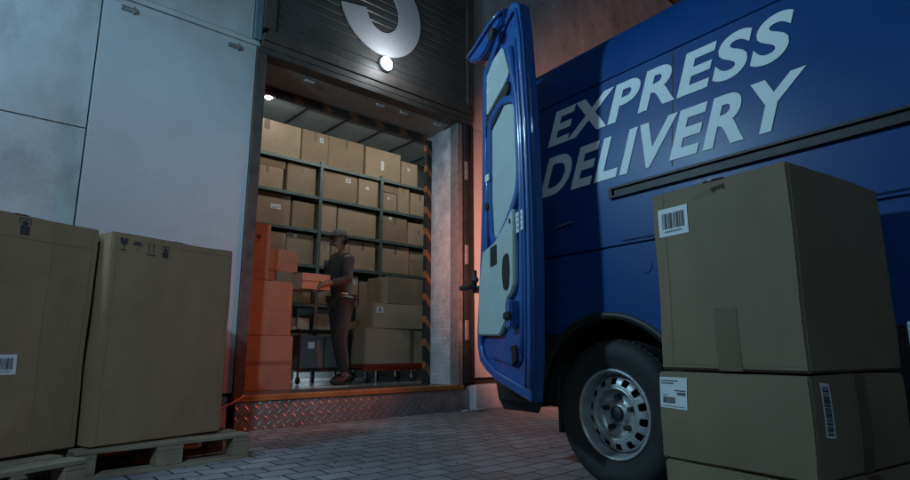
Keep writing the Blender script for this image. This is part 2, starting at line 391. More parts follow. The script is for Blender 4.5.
# ------------------------------------------------------------------ cartons
NZ = [None]
def carton_face(w, d, h, face, bulge):
    sd_ = NZ[0]
    def P(a, b, lift=0):
        """a across 0..1, b up 0..1"""
        p = P0(a, b, lift)
        if sd_ is not None:
            nz = noise.noise_vector(p*3.2+sd_)*.007+noise.noise_vector(p*9+sd_)*.0018
            if p.z < .01: nz.z = 0
            p = p+nz
        return p
    def P0(a, b, lift=0):
        o = bulge*(sin(pi*a)*sin(pi*b))+lift
        if face == 'f': return Vector((-w/2+a*w, -d/2-o, b*h))
        if face == 'k': return Vector((w/2-a*w, d/2+o, b*h))
        if face == 'r': return Vector((w/2+o, -d/2+a*d, b*h))
        if face == 'l': return Vector((-w/2-o, d/2-a*d, b*h))
        if face == 't': return Vector((-w/2+a*w, -d/2+b*d, h+o))
        return Vector((-w/2+a*w, d/2-b*d, -min(o, 0)))
    return P
def patch(bm, P, a0, a1, b0, b1, lift, n=8, sk=0.):
    g_ = [[bm.verts.new(P(a0+(a1-a0)*i/n, b0+(b1-b0)*j/n+sk*(i/n), lift)) for j in range(n+1)] for i in range(n+1)]
    for i in range(n):
        for j in range(n): bm.faces.new((g_[i][j], g_[i+1][j], g_[i+1][j+1], g_[i][j+1]))
def carton(label, loc, size, rz=0., m='card_a', group=None, bulge=.003, labels=(), tapes=(), creases=(), icons=None, tp='tape', n=6, name='cardboard_box', lean=0):
    w, d, h = size
    NZ[0] = Vector((loc[0]*7, loc[1]*5, loc[2]*3)) if n >= 12 else None
    if n >= 12: n = 24
    R = empty(name, label, 'box', loc, rz, group)
    if lean: R.rotation_euler[1] = lean
    bm = bmesh.new()
    for fc in 'fkrltb':
        P = carton_face(w, d, h, fc, bulge if fc in 'fkrl' else bulge*.5 if fc == 't' else 0)
        patch(bm, P, 0, 1, 0, 1, 0, n)
    bmesh.ops.remove_doubles(bm, verts=bm.verts, dist=1e-4)
    bmesh.ops.recalc_face_normals(bm, faces=bm.faces)
    sharp = [e for e in bm.edges if len(e.link_faces) == 2 and e.link_faces[0].normal.angle(e.link_faces[1].normal) > .7]
    bmesh.ops.bevel(bm, geom=sharp, offset=min(.006, h*.02), segments=2, affect='EDGES')
    link('carton', bm, M[m], R)
    P = carton_face(w, d, h, 't', bulge*.5)
    for t in tapes:
        fc, a0, a1, b0, b1 = t
        bm = bmesh.new(); patch(bm, carton_face(w, d, h, fc, bulge if fc != 't' else bulge*.5), a0, a1, b0, b1, .0012, 8)
        link('tape', bm, M[tp], R)
    if creases:
        bm = bmesh.new()
        for fc, a0, a1, b0, b1 in creases: patch(bm, carton_face(w, d, h, fc, bulge), a0, a1, b0, b1, .0009, 8)
        link('crease', bm, M['crease'], R)
    for Lb in labels:
        fc, a0, a1, b0, b1, kind = Lb[:6]; sk = Lb[6] if len(Lb) > 6 else 0
        P = carton_face(w, d, h, fc, bulge)
        bm = bmesh.new(); patch(bm, P, a0, a1, b0, b1, .0018, 4, sk); lb = link('shipping_label', bm, M['label'], R)
        bm = bmesh.new()
        W_ = a1-a0; H_ = b1-b0
        def q(x0, x1, y0, y1): patch(bm, P, a0+W_*x0, a0+W_*x1, b0+H_*y0+sk*x0, b0+H_*y1+sk*x0, .0026, 2, sk*(x1-x0))
        rnd = random.Random(int(a0*997+b0*131))
        if kind == 'bar':
            x = .14
            while x < .86:
                ww = rnd.choice((.012, .02, .035)); q(x, x+ww, .26, .82); x += ww+rnd.choice((.012, .02, .03))
            x = .2
            while x < .8: q(x, x+.03, .13, .19); x += .055
        elif kind == 'text':
            for yy, x1 in ((.86, .62), (.78, .5)):
                x = .06
                while x < x1: ww = rnd.uniform(.03, .07); q(x, x+ww, yy, yy+.04); x += ww+.02
            x = .12
            while x < .58: ww = rnd.choice((.012, .022)); q(x, x+ww, .16, .36); x += ww+.014
            for yy in (.56, .49, .44): q(.55+.1*(yy < .5), .95, yy, yy+.035)
            q(.08, .95, .06, .075); q(.1, .3, .41, .43)
        elif kind == 'vbar':
            y = .05
            while y < .94:
                ww = rnd.choice((.01, .018, .03)); q(.16, .84, y, y+ww); y += ww+rnd.choice((.01, .018))
        elif kind == 'spot':
            q(.25, .75, .25, .4); q(.35, .65, .5, .8)
        link('print', bm, M['ink'], lb)
    if icons:
        for ic in icons:
            fc, ca, cb, s, kind = ic
            P = carton_face(w, d, h, fc, bulge); bm = bmesh.new()
            fa = s/w; fb = s/h
            def q(x0, x1, y0, y1): patch(bm, P, ca+fa*x0, ca+fa*x1, cb+fb*y0, cb+fb*y1, .0016, 2)
            def poly(pts):
                vs = [bm.verts.new(P(ca+fa*x, cb+fb*y, .0016)) for x, y in pts]; bm.faces.new(vs)
            if kind == 'glass':
                poly([(-.32, .5), (-.06, .5), (.03, .3), (-.02, .1), (.06, .5), (.32, .5), (.28, .12), (.1, -.08), (-.1, -.08), (-.28, .12)]); q(-.035, .035, -.4, -.085); q(-.24, .24, -.5, -.405)
            elif kind == 'umbrella':
                poly([(-.45, .12)]+[(-.45*cos(pi*k/10), .12+.34*sin(pi*k/10)) for k in range(1, 10)]+[(.45, .12), (.3, .17), (.15, .12), (0, .17), (-.15, .12), (-.3, .17)]); q(-.02, .02, -.42, .115); q(-.12, -.025, -.42, -.38)
            elif kind == 'arrows':
                for s_ in (-.2, .2): poly([(s_-.1, .25), (s_+.1, .25), (s_, .5)]); q(s_-.03, s_+.03, -.34, .245)
                q(-.42, .42, -.5, -.43)
            elif kind == 'stack':
                q(-.26, .26, -.5, .02); poly([(-.12, .025), (.12, .025), (.2, .2), (0, .36), (-.2, .2)]); q(-.33, -.27, .1, .45); q(.27, .33, .1, .45); q(-.265, .265, .4, .46)
            elif kind == 'recycle': 
                for k in range(3):
                    an = 2*pi*k/3+.5
                    poly([(.4*cos(an), .4*sin(an)), (.4*cos(an+1.2), .4*sin(an+1.2)), (.24*cos(an+1.2), .24*sin(an+1.2)), (.24*cos(an), .24*sin(an))])
            link('handling_symbol', bm, M['ink'], R)
    return R

def corner_to_center(x, y, w, d, rz, which='fr'):
    sx = w/2 if which[1] == 'r' else -w/2
    lx, ly = -sx, d/2
    return (x+lx*cos(rz)-ly*sin(rz), y+lx*sin(rz)+ly*cos(rz))
GB = 'tall cartons on pallets against the wall'
# right-hand tall box: front-left bottom (.63,3.51) front-right (1.36,3.73)
ra = radians(15.5)
cx, cy = corner_to_center(.635, 3.515, .76, .74, ra, 'fl')
carton('tall carton on a pallet beside the doorway, row of handling symbols near its top', (cx, cy, .150), (.76, .74, 1.125), ra, 'card_out', GB, .008,
       icons=[('f', .085, .945, .068, 'glass'), ('f', .185, .940, .062, 'umbrella'), ('f', .285, .937, .068, 'arrows'), ('f', .395, .936, .068, 'stack')],
       tapes=[('t', .46, .54, 0, 1)], creases=[('f', .038, .043, .02, .97), ('f', .962, .966, .03, .97), ('f', .02, .98, .965, .968)], n=12)
rb = radians(27)
cx, cy = corner_to_center(.588, 3.60, .80, .72, rb, 'fr')
carton('tall carton at the left edge of the photo with a low barcode label', (cx, cy, .150), (.80, .72, 1.135), rb, 'card_out', GB, .008,
       labels=[('f', .42, .575, .335, .415, 'bar')], icons=[('f', .52, .952, .085, 'stack')],
       tapes=[('t', .46, .54, 0, 1)], creases=[('f', .70, .704, .02, .97), ('f', .955, .96, .02, .97), ('f', .02, .98, .90, .903)], n=12)
def pallet(label, loc, rz, w=1.2, d=.8):
    R = empty('pallet', label, 'pallet', loc, rz, 'wooden pallets under the tall cartons')
    hw, hd = w/2, d/2
    for i, yy in enumerate((-hd, -hd+.18, -.06, hd-.28, hd-.1)):
        ww = .1 if i in (1, 3) else .13
        if i == 4: ww = .1
        link('deck_board', bx(-hw, hw, yy, yy+ww, .122+random.uniform(0, .002), .144, bev=.003), M['wood'], R)
    for yy in (-hd, -.07, hd-.1):
        link('skid', bx(-hw, hw, yy, yy+(.1 if yy != -.07 else .14), 0.0, .021, bev=.002), M['wood'], R)
        for xx in (-hw, -.07, hw-.1):
            link('block', bx(xx, xx+(.1 if xx != -.07 else .14), yy+.002, yy+.096, .0225, .0995, bev=.003), M['wood'], R)
    for xx in (-hw, -.07, hw-.1):
        link('stringer', bx(xx, xx+(.1 if xx != -.07 else .14), -hd, hd, .101, .1205, bev=.002), M['wood'], R)
    return R
pallet('weathered wooden pallet under the plain tall carton by the dock step', (1.455-.46*.997, 3.50+.43, 0), radians(5), .92, .82)
pallet('pale wooden pallet under the barcoded tall carton at the left edge', (-.10, 3.42, 0), radians(24), 1.12, .88)

# right-hand stack in the foreground
GS = 'large cartons stacked beside the van'
rs = radians(-8)      # front face (towards -Y) rotates
# left face runs (1.655,.508)->(1.70,.92); right/front face (1.655,.508)->(2.19,.405)
w3, d3 = .545, .445
def fc(x, y, w, d, rz): return corner_to_center(x, y, w, d, rz, 'fl')
ang = radians(-9)
cx, cy = fc(1.652, .510, w3, d3, ang)
carton('top carton of the foreground stack, barcode label at its upper left', (cx, cy, .582), (w3, d3, .563), ang, 'card_front', GS, .006,
       labels=[('l', .055, .30, .745, .905, 'bar')], tapes=[('l', .44, .60, 0, .32), ('t', 0, 1, .42, .58)], creases=[('l', .10, .104, .02, .98), ('l', .03, .97, .03, .033)], tp='tape_front', n=12)
cx2, cy2 = fc(1.640, .512, .56, .45, ang)
carton('middle carton of the foreground stack with an address label at the left', (cx2, cy2, .318), (.56, .45, .258), ang, 'card_front', GS, .005,
       labels=[('l', .015, .23, .58, .94, 'text'), ('f', .075, .155, .42, .94, 'vbar', -.02)], tapes=[('f', .42, .53, 0, 1)], tp='tape_front', n=12)
cx3, cy3 = fc(1.630, .502, .57, .45, ang)
carton('lowest carton of the foreground stack, standing on the paving', (cx3, cy3, .002), (.57, .45, .312), ang, 'card_front', GS, .005, tapes=[('f', .42, .53, 0, 1)], tp='tape_front', n=12)
# torn tape end on the top edge of the upper box
bm = bmesh.new()
P = lambda t, s, z: (1.672+t*.0-s, .70+t, 1.146+z)
for k in range(4):
    a_ = .60+k*.012
    vs = [bm.verts.new((1.662, .715+k*.012, 1.143)), bm.verts.new((1.662, .727+k*.012, 1.143)), bm.verts.new((1.652-.003*(k % 2), .729+k*.014, 1.134+.006*(k % 3))), bm.verts.new((1.651, .719+k*.010, 1.133+.006*(k % 2)))]
    bm.faces.new(vs)
bmesh.ops.solidify(bm, geom=bm.faces, thickness=.0006)
tag(link('torn_tape', bm, M['label']), 'torn scrap of clear tape on the top edge of the upper foreground carton', 'tape')
# pale wrapped edge at the right border
tag(link('pale_post', bx(1.505, 1.565, .215, .275, 0, .70, bev=.006), M['post']), 'narrow pale blue post at the right border beside the foreground stack', 'post')

# ------------------------------------------------------------------ shelving
RY = 6.42
R = empty('metal_shelving', 'grey green metal shelving filled with brown cartons inside the warehouse', 'shelving', (3.8, RY, FZ))
ux = [2.46, 3.40, 4.33, 5.27]
for x in ux:
    for yy in (RY-.02, RY+.53):
        o = link('upright', bx(x-.021-3.8, x+.021-3.8, yy-.02-RY, yy+.02-RY, 0.001, 2.76, bev=.003), M['rack'], R)
SZ = [2.985, 2.555, 2.12, 1.68, 1.20, .62]
for z in SZ:
    for i in range(3):
        a, b_ = ux[i]+.022-3.8, ux[i+1]-.022-3.8
        bm = bmesh.new(); box(bm, a, b_, -.03, .53, z-.034-FZ, z-.012-FZ, bev=.003); box(bm, a, b_, -.035, -.015, z-.042-FZ, z-.004-FZ, bev=.002)
        link('shelf', bm, M['rack'], R)
SN = ['top shelf', 'second shelf from the top', 'third shelf from the top', 'fourth shelf from the top', 'fifth shelf from the top', 'lowest shelf']
# (shelf index, x0, x1, height, material, extra)
rows = [
 (0, 2.20, 3.11, .425, 'b', 0), (0, 3.125, 3.50, .43, 'a', 'L'), (0, 3.515, 4.06, .44, 'a', 0), (0, 4.075, 4.66, .42, 'b', 'V'), (0, 4.675, 4.97, .34, 'b', 'S'),
 (1, 2.50, 2.91, .27, 'b', 0), (1, 2.96, 3.35, .38, 'a', 0), (1, 3.43, 3.96, .36, 'a', 'L'), (1, 3.975, 4.29, .34, 'b', 'S'), (1, 4.37, 4.62, .26, 'b', 'S'), (1, 4.63, 4.83, .36, 'b', 0), (1, 4.845, 5.20, .30, 'b', 0),
 (2, 2.50, 3.03, .37, 'a', 'W'), (2, 3.05, 3.35, .31, 'c', 0), (2, 3.43, 3.66, .34, 'b', 0), (2, 3.68, 4.28, .33, 'b', 0), (2, 4.37, 4.80, .33, 'a', 'T'), (2, 4.815, 5.20, .22, 'b', 0),
 (3, 2.50, 2.74, .33, 'c', 0), (3, 2.755, 2.98, .32, 'a', 0), (3, 2.995, 3.36, .34, 'a', 'T'), (3, 3.43, 3.58, .28, 'b', 0), (3, 3.60, 3.86, .30, 'a', 0), (3, 3.875, 4.28, .35, 'b', 0), (3, 4.37, 4.84, .37, 'b', 0), (3, 4.855, 5.20, .22, 'a', 0),
 (4, 2.50, 2.95, .38, 'a', 0), (4, 2.97, 3.35, .34, 'c', 0), (4, 3.43, 3.80, .33, 'a', 0), (4, 3.815, 4.02, .37, 'b', 'L'), (4, 4.035, 4.28, .30, 'a', 0), (4, 4.37, 4.62, .34, 'a', 0), (4, 4.635, 5.20, .36, 'b', 0),
 (5, 2.50, 2.98, .44, 'a', 0), (5, 3.00, 3.35, .40, 'b', 'S'), (5, 3.43, 3.86, .46, 'a', 'L'), (5, 3.875, 4.28, .38, 'b', 'S'), (5, 4.37, 4.80, .44, 'a', 0), (5, 4.815, 5.20, .42, 'b', 0),
]
ORD = ['first', 'second', 'third', 'fourth', 'fifth', 'sixth', 'seventh', 'eighth', 'ninth']
cnt = {}
extra = {0: 'plain', 'L': 'square white label', 'V': 'upright white label', 'S': 'white sticker', 'W': 'address label', 'T': 'tiny white tag'}
for si, x0, x1, hh, mm, ex in rows:
    k = cnt.get(si, 0); cnt[si] = k+1
    w = x1-x0; d = .46+random.uniform(-.03, .03)
    lab = {0: [], 'L': [('f', .66, .80, .70, .86, 'spot')], 'V': [('f', .42, .51, .30, .62, 'none')], 'S': [('f', .35, .50, .62, .74, 'none')], 'W': [('f', .52, .76, .50, .66, 'text')], 'T': [('f', .25, .37, .86, .97, 'none')]}[ex]
    tp = [('f', .46, .54, .7, 1)] if random.random() < .5 and ex not in ('V',) else []
    zz = SZ[si]+.001
    if si and si < 5 and hh >= .30: hh = min(hh*1.09, .385)
    carton('%scarton on the %s, %s from the left' % ('plain ' if ex == 0 else '', SN[si], ORD[k]) + ('' if ex == 0 else ', ' + extra[ex]),
           ((x0+x1)/2, RY+.005+d/2+random.uniform(-.012, .03), zz), (w, d, hh), random.uniform(-.02, .02), 'card_'+mm, 'cartons on the shelving', .003, labels=lab, tapes=tp, n=3)
# small boxes lying on top of others
for lbl, x0, x1, z, hh, mm in (
  ('flat carton lying on the first carton of the second shelf', 2.54, 2.93, SZ[1]+.273, .10, 'c'),
  ('x', 3.68, 3.95, 0, 0, 'a'),
  ('flat carton on the fifth carton of the second shelf', 4.38, 4.64, SZ[1]+.263, .11, 'a'),
  ('flat carton lying on the rightmost carton of the third shelf', 4.74, 5.12, 0, 0, 'a'),
  ('flat carton lying on the rightmost carton of the third shelf down', 4.83, 5.16, SZ[2]+.223, .10, 'b'),
  ('flat carton lying on the rightmost carton of the fourth shelf', 4.87, 5.19, SZ[3]+.223, .13, 'b'),
  ('small carton on the fourth carton of the fourth shelf, behind the worker', 3.44, 3.59, SZ[3]+.283, .09, 'a')):
    if hh: carton(lbl, ((x0+x1)/2, RY+.22, z), (x1-x0, .40, hh), random.uniform(-.03, .03), 'card_'+mm, 'flat cartons lying on other cartons', .002, n=2)

# stack just inside the threshold (left)
GR = 'cartons stacked just inside the left door jamb'
carton('bottom carton of the stack inside the left door jamb', (2.325, 5.60, FZ+.001), (.59, .50, .515), radians(-1), 'card_c', GR, .004, tapes=[('f', 0, 1, .46, .54)], n=8)
carton('middle carton of the stack inside the left door jamb', (2.30, 5.60, FZ+.518), (.57, .50, .53), radians(1.5), 'card_c', GR, .004, tapes=[('t', .4, .6, 0, 1)], n=8)
carton('narrow tall carton on top of the stack inside the left door jamb', (2.18, 5.60, FZ+1.05), (.32, .46, .56), radians(-2), 'card_c', GR, .004, icons=[('f', .62, .72, .07, 'glass')], n=6)
carton('low carton behind the jamb stack, right of its narrow top carton', (2.62, 6.05, FZ+.001), (.42, .36, .62), radians(3), 'card_c', 'cartons on the warehouse floor behind the stack', .004, labels=[], n=6)
carton('carton on the low one behind the jamb stack', (2.61, 6.05, FZ+.623), (.46, .36, .60), radians(-2), 'card_c', 'cartons on the warehouse floor behind the stack', .004, n=6)
carton('shallow reddish carton topping the pile behind the jamb stack', (2.63, 6.05, FZ+1.225), (.50, .36, .24), radians(2), 'card_c', 'cartons on the warehouse floor behind the stack', .004, tapes=[('f', .45, .53, 0, 1)], n=6)

# wheeled dolly with two cartons (right)
D = empty('platform_dolly', 'low red platform dolly on black wheels under two big cartons', 'dolly', (4.17, 6.04, FZ))
bm = bmesh.new(); box(bm, -.44, .46, -.24, .24, .175, .215, bev=.006); box(bm, -.43, .45, -.235, -.2, .14, .1745); box(bm, -.43, .45, .2, .235, .14, .1745); link('deck', bm, M['red_metal'], D)
for x in (-.34, .34):
    for y in (-.17, .17):
        bm = bmesh.new(); lathe(bm, [(.001, -.018), (.045, -.018), (.058, -.012), (.06, 0), (.058, .012), (.045, .018), (.001, .018)], 20, 'x')
        for v in bm.verts: v.co += Vector((x, y, .061))
        wl = link('wheel', bm, M['black'], D, True)
        bm = bmesh.new(); box(bm, x-.03, x-.022, y-.02, y+.02, .05, .139); box(bm, x+.022, x+.03, y-.02, y+.02, .05, .139); link('caster_fork', bm, M['galv'], wl)
GD = 'cartons on the red dolly'
carton('wide carton lying directly on the red dolly', (4.20, 6.04, FZ+.217), (.92, .46, .42), radians(2), 'card_b', GD, .004, tapes=[('f', .72, .8, 0, 1)], n=6)
carton('upper carton on the red dolly with a white label near its left end', (4.27, 6.02, FZ+.639), (.78, .44, .30), radians(-2), 'card_b', GD, .004, labels=[('f', .04, .16, .62, .86, 'spot')], n=6)
carton('topmost carton on the red dolly', (4.35, 6.03, FZ+.941), (.62, .42, .34), radians(3), 'card_a', GD, .004, n=6)

# steel cart with grey totes behind the worker
K = empty('steel_cart', 'dark steel cart with grey crates behind the worker', 'cart', (3.36, 6.20, FZ))
bm = bmesh.new()
for x in (-.33, .33):
    for y in (-.16, .16): tube(bm, [(x, y, .09), (x, y, .62)], .013, 8)
for z in (.15, .60):
    for y in (-.16, .16): tube(bm, [(-.33, y, z), (.33, y, z)], .013, 8)
    for x in (-.33, .33): tube(bm, [(x, -.16, z), (x, .16, z)], .013, 8)
link('frame', bm, M['dark_metal'], K)
link('shelf', bx(-.32, .32, -.155, .155, .165, .18), M['dark_metal'], K); link('shelf', bx(-.32, .32, -.155, .155, .575, .588), M['dark_metal'], K)
for x in (-.33, .33):
    for y in (-.16, .16):
        bm = bmesh.new(); lathe(bm, [(.001, -.014), (.038, -.014), (.045, 0), (.038, .014), (.001, .014)], 18, 'x')
        for v in bm.verts: v.co += Vector((x, y, .046))
        link('wheel', bm, M['black'], K, True)
for i, x in enumerate((3.20, 3.52)):
    t = empty('crate', 'grey plastic crate on the steel cart, %s one' % ('left' if i == 0 else 'right'), 'crate', (x, 6.20, FZ+.181), 0, 'grey crates on the steel cart')
    bm = bmesh.new()
    f = lambda a, b, d: (a, b, d)
    ringstrip(bm, [(-.145, -.14), (.145, -.14), (.145, .14), (-.145, .14)], [(-.135, -.13), (.135, -.13), (.135, .13), (-.135, .13)], f, 0, .36)
    box(bm, -.134, .134, -.129, .129, 0, .01)
    link('bin', bm, M['tote'], t)
    bm = bmesh.new(); ringstrip(bm, [(-.155, -.15), (.155, -.15), (.155, .15), (-.155, .15)], [(-.146, -.141), (.146, -.141), (.146, .141), (-.146, .141)], f, .33, .365); link('rim', bm, M['tote'], t)
    link('tag', bx(-.05, .03, -.1435, -.1405, .22, .29), M['label'], t)

# ------------------------------------------------------------------ van
bt = radians(5.2)
VU, VV = 0.3, 3.275          # van centre in (u, v)
U = Vector((sin(bt), cos(bt), 0)); V = Vector((cos(bt), -sin(bt), 0))
VC = U*VU+V*VV
van = empty('delivery_van', 'blue panel van with white EXPRESS DELIVERY lettering and its rear door swung open', 'van', VC, -bt)
def L_(u, v, z): return Vector((v-VV, u-VU, z))       # van local
HW = 1.035; UR = 2.64
prof = [(.30, .07), (.36, .03), (.45, .012), (.60, .002), (.72, .0), (.80, .0), (.95, .0), (1.10, .0), (1.122, .0), (1.126, .012), (1.134, .012), (1.138, .0), (1.25, .0), (1.37, .0), (1.45, .0), (1.75, .038), (2.03, .074), (2.034, .084), (2.043, .085), (2.048, .077), (2.17, .10), (2.25, .125), (2.30, .152), (2.345, .19), (2.38, .245), (2.41, .33), (2.445, .52), (2.47, 1.035)]
WU, WZ, WR = 1.805, .345, .455
WUF = -1.9
def arch_z(u):
    z = .30
    for c in (WU, WUF):
        d = abs(u-c)
        if d < WR: z = max(z, WZ+sqrt(WR*WR-d*d))
    return z
us = [UR]
for c in (WU,):
    for k in range(33): us.append(c+WR*cos(pi*k/32))
us += [1.2, .9, .6, .3, 0, -.3, -.6, -.9, -1.2]
us = sorted(set(round(x, 4) for x in us + [2.5, 2.35]), reverse=True)
def section(u, side):
    az = arch_z(u); out = []
    for z, dv in prof:
        zz = z
        if z < az: zz = az
        # z between .30 and arch: collapse to arch edge
        dvv = dv if z >= az else 0.0
        v = VV - side*(HW-dvv)
        # gentle corner rounding at the rear
        out.append(L_(u, v, zz))
    return out
bm = bmesh.new()
for side in (1, -1):
    G = [[bm.verts.new(p) for p in section(u, side)] for u in us]
    for i in range(len(G)-1):
        for j in range(len(prof)-1):
            a, b_, c_, d_ = G[i][j], G[i+1][j], G[i+1][j+1], G[i][j+1]
            if (a.co-d_.co).length < 1e-5 and (b_.co-c_.co).length < 1e-5: continue
            mi = 1 if prof[j+1][0] <= .72 and max(arch_z(us[i]), arch_z(us[i+1])) < .72 else 0
            try: f = bm.faces.new((a, b_, c_, d_) if side == 1 else (d_, c_, b_, a)); f.material_index = mi
            except ValueError: pass
bmesh.ops.remove_doubles(bm, verts=bm.verts, dist=2e-4)
bmesh.ops.recalc_face_normals(bm, faces=bm.faces)
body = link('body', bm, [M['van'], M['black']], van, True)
# flat shading for the grooves handled by edge split
es = body.modifiers.new('split', 'EDGE_SPLIT'); es.split_angle = radians(28)
# rear frame with opening and dark cargo interior
bm = bmesh.new()
for side in (1, -1):
    v0 = VV-side*HW; v1 = VV-side*(HW-.10)
    pts = [(v0+side*.07, .42), (v0, .72), (v0, 1.45), (v0+side*.077, 2.05), (v0+side*.15, 2.30), (v0+side*.24, 2.38), (v0+side*.24, 2.20), (v1+side*.04, 2.0), (v1, 1.4), (v1, .46), ]
    prism(bm, pts, lambda a, b, d: L_(d, a, b), UR+.004, UR-.06)
box(bm, -.79, .79, UR-.06-VU, UR+.004-VU, 2.26, 2.44); box(bm, -.93, .93, UR-.06-VU, UR+.004-VU, .42, .50)
link('rear_frame', bm, M['van'], van)
bm = bmesh.new(); box(bm, -.66, .66, -1.2-VU, 2.57-VU, .505, .52); box(bm, -.90, -.70, -1.2-VU, 2.57-VU, .83, .845); box(bm, .70, .90, -1.2-VU, 2.57-VU, .83, .845); box(bm, -.92, -.91, -1.2-VU, 2.57-VU, .846, 2.1); box(bm, .91, .92, -1.2-VU, 2.57-VU, .846, 2.1); box(bm, -.90, .90, -1.22-VU, -1.2-VU, .521, 2.3); box(bm, -.80, .80, -1.2-VU, 2.57-VU, 2.31, 2.32)
link('cargo_lining', bm, M['inwall'], van)
# other rear door, closed on the far half
link('closed_rear_door', bx(.02, .90, UR+.006-VU, UR+.04-VU, .50, 2.28, bev=.01), M['van'], van)
# underbody and wheel wells
bm = bmesh.new(); box(bm, -.93, .93, -2.6-VU, UR-.10-VU, .34, .50)
link('underbody', bm, M['arch'], van)
def well(c):
    bm = bmesh.new(); n = 24; A = []; Bv = []
    for k in range(n+1):
        t = pi*k/n; A.append(bm.verts.new(L_(c+(WR-.004)*cos(t), VV-HW+.012, WZ+(WR-.004)*sin(t)))); Bv.append(bm.verts.new(L_(c+(WR-.004)*cos(t), VV-HW+.34, WZ+(WR-.004)*sin(t))))
    for k in range(n): bm.faces.new((A[k], A[k+1], Bv[k+1], Bv[k]))
    bm.faces.new(Bv)
    return link('wheel_well', bm, M['arch'], van, True)
well(WU)
# arch lip: black plastic moulding around the rear wheel
def arc_strip(c, r0, r1, t0, t1, v0, v1, n=30, foot=True):
    bm = bmesh.new(); O = []; I = []
    for k in range(n+1):
        t = t0+(t1-t0)*k/n; O.append((c+r1*cos(t), WZ+r1*sin(t))); I.append((c+r0*cos(t), WZ+r0*sin(t)))
    q = [[bm.verts.new(L_(a, v, b)) for a, b in P_] for P_, v in ((O, v0), (O, v1), (I, v1), (I, v0))]
    fs = []
    for k in range(4):
        A = q[k]; B_ = q[(k+1) % 4]
        for i in range(n): fs.append(bm.faces.new((A[i], A[i+1], B_[i+1], B_[i])))
    fs.append(bm.faces.new([q[k][0] for k in range(4)])); fs.append(bm.faces.new([q[k][-1] for k in range(4)]))
    bmesh.ops.recalc_face_normals(bm, faces=fs); return bm
link('arch_lip', arc_strip(WU, WR-.012, WR+.022, radians(0), radians(180), VV-HW-.012, VV-HW+.03), M['black'], van, True)
# side moulding rail of the sliding door
bm = bmesh.new()
s0 = VV-HW
def rail(v0, v1, z0, z1, u0, u1):
    box(bm, v0-VV, v1-VV, u0-VU, u1-VU, z0, z1)
rail(s0-.018, s0+.004, 1.414, 1.424, -1.1, 1.74); rail(s0-.018, s0+.004, 1.370, 1.379, -1.1, 1.74); rail(s0-.005, s0+.003, 1.379, 1.414, -1.1, 1.74); rail(s0-.018, s0+.004, 1.3792, 1.4138, 1.72, 1.7405)
link('door_rail', bm, M['black'], van)
# vertical panel seams
def vseam(u, z0, z1, w=.005):
    bm = bmesh.new(); zs = [p for p in prof if z0 <= p[0] <= z1]
    n = len(zs); A = []
    for z, dv in zs:
        v = VV-HW+dv
        A.append([bm.verts.new(L_(u+s, v+o, z)) for s, o in ((-w/2, .004), (-w/2, -.0015), (w/2, -.0015), (w/2, .004))])
    for i in range(n-1):
        for k in range(3): bm.faces.new((A[i][k], A[i][k+1], A[i+1][k+1], A[i+1][k]))
    return link('panel_seam', bm, M['black'], van)
vseam(1.395, .72, 1.36); vseam(1.395, 1.45, 2.031); vseam(.12, .45, 1.36); vseam(.12, 1.45, 2.031)
# recessed pressing below the rail, behind the sliding door and on it
def pressing(u0, u1, z0, z1):
    pts = smoothpoly([(u0, z0), (u1, z0), (u1, z1), (u0, z1)], .03)
    bm = bmesh.new(); prism(bm, pts, lambda a, b, d: L_(a, d, b), VV-HW-.008, VV-HW+.002, bev=.004)
    return link('panel_pressing', bm, M['van'], van, False)
pressing(1.44, 1.70, 1.150, 1.350); pressing(.2, 1.34, 1.150, 1.350)
# lower crease with door handle on the sliding door
bm = bmesh.new(); box(bm, s0-.03-VV, s0-.008-VV, 1.18-VU, 1.33-VU, 1.045, 1.075, bev=.006); link('door_handle', bm, M['black'], van)
bm = bmesh.new(); tube(bm, [L_(1.565, s0-.002, 1.02), L_(1.565, s0-.004, 1.02)], .035, 32); link('fuel_flap', bm, M['van'], van)
# bumper
bm = bmesh.new()
path = [(2.28, s0+.010), (2.50, s0+.004), (2.60, s0+.03), (2.66, s0+.12), (2.68, VV), (2.66, VV+HW-.12), (2.60, VV+HW-.03), (2.50, VV+HW-.004), (2.28, VV+HW-.01)]
cr = [(0, .52), (-.025, .50), (-.03, .42), (-.015, .365), (.03, .35), (.06, .36), (.06, .51)]
Rg = []
for i, (u, v) in enumerate(path):
    p0 = Vector(path[max(i-1, 0)]); p1 = Vector(path[min(i+1, len(path)-1)]); t = (p1-p0).normalized(); nrm = Vector((-t.y, t.x))   # inward side
    ctr = Vector((1.5, VV)); 
    if (ctr-Vector((u, v))).dot(nrm) < 0: nrm = -nrm
    Rg.append([bm.verts.new(L_(u+nrm.x*o, v+nrm.y*o, z)) for o, z in cr])
for i in range(len(Rg)-1):
    for k in range(len(cr)): bm.faces.new((Rg[i][k], Rg[i][(k+1) % len(cr)], Rg[i+1][(k+1) % len(cr)], Rg[i+1][k]))
bm.faces.new(Rg[0]); bm.faces.new(Rg[-1]); bmesh.ops.recalc_face_normals(bm, faces=bm.faces)
link('rear_bumper', bm, M['black'], van, True).modifiers.new('s', 'EDGE_SPLIT').split_angle = radians(50)
# mud flap
link('mud_flap', bx(s0+.02-VV, s0+.27-VV, 2.14-VU, 2.16-VU, .225, .50, bev=.004), M['black'], van)
# tail lamps
for side in (1, -1):
    v0 = VV-side*(HW-.05); v1 = VV-side*(HW-.14)
    bm = bmesh.new(); box(bm, min(v0, v1)-VV, max(v0, v1)-VV, UR+.006-VU, UR+.035-VU, .95, 1.38, bev=.012)
    link('tail_lamp', bm, M['tail'], van)
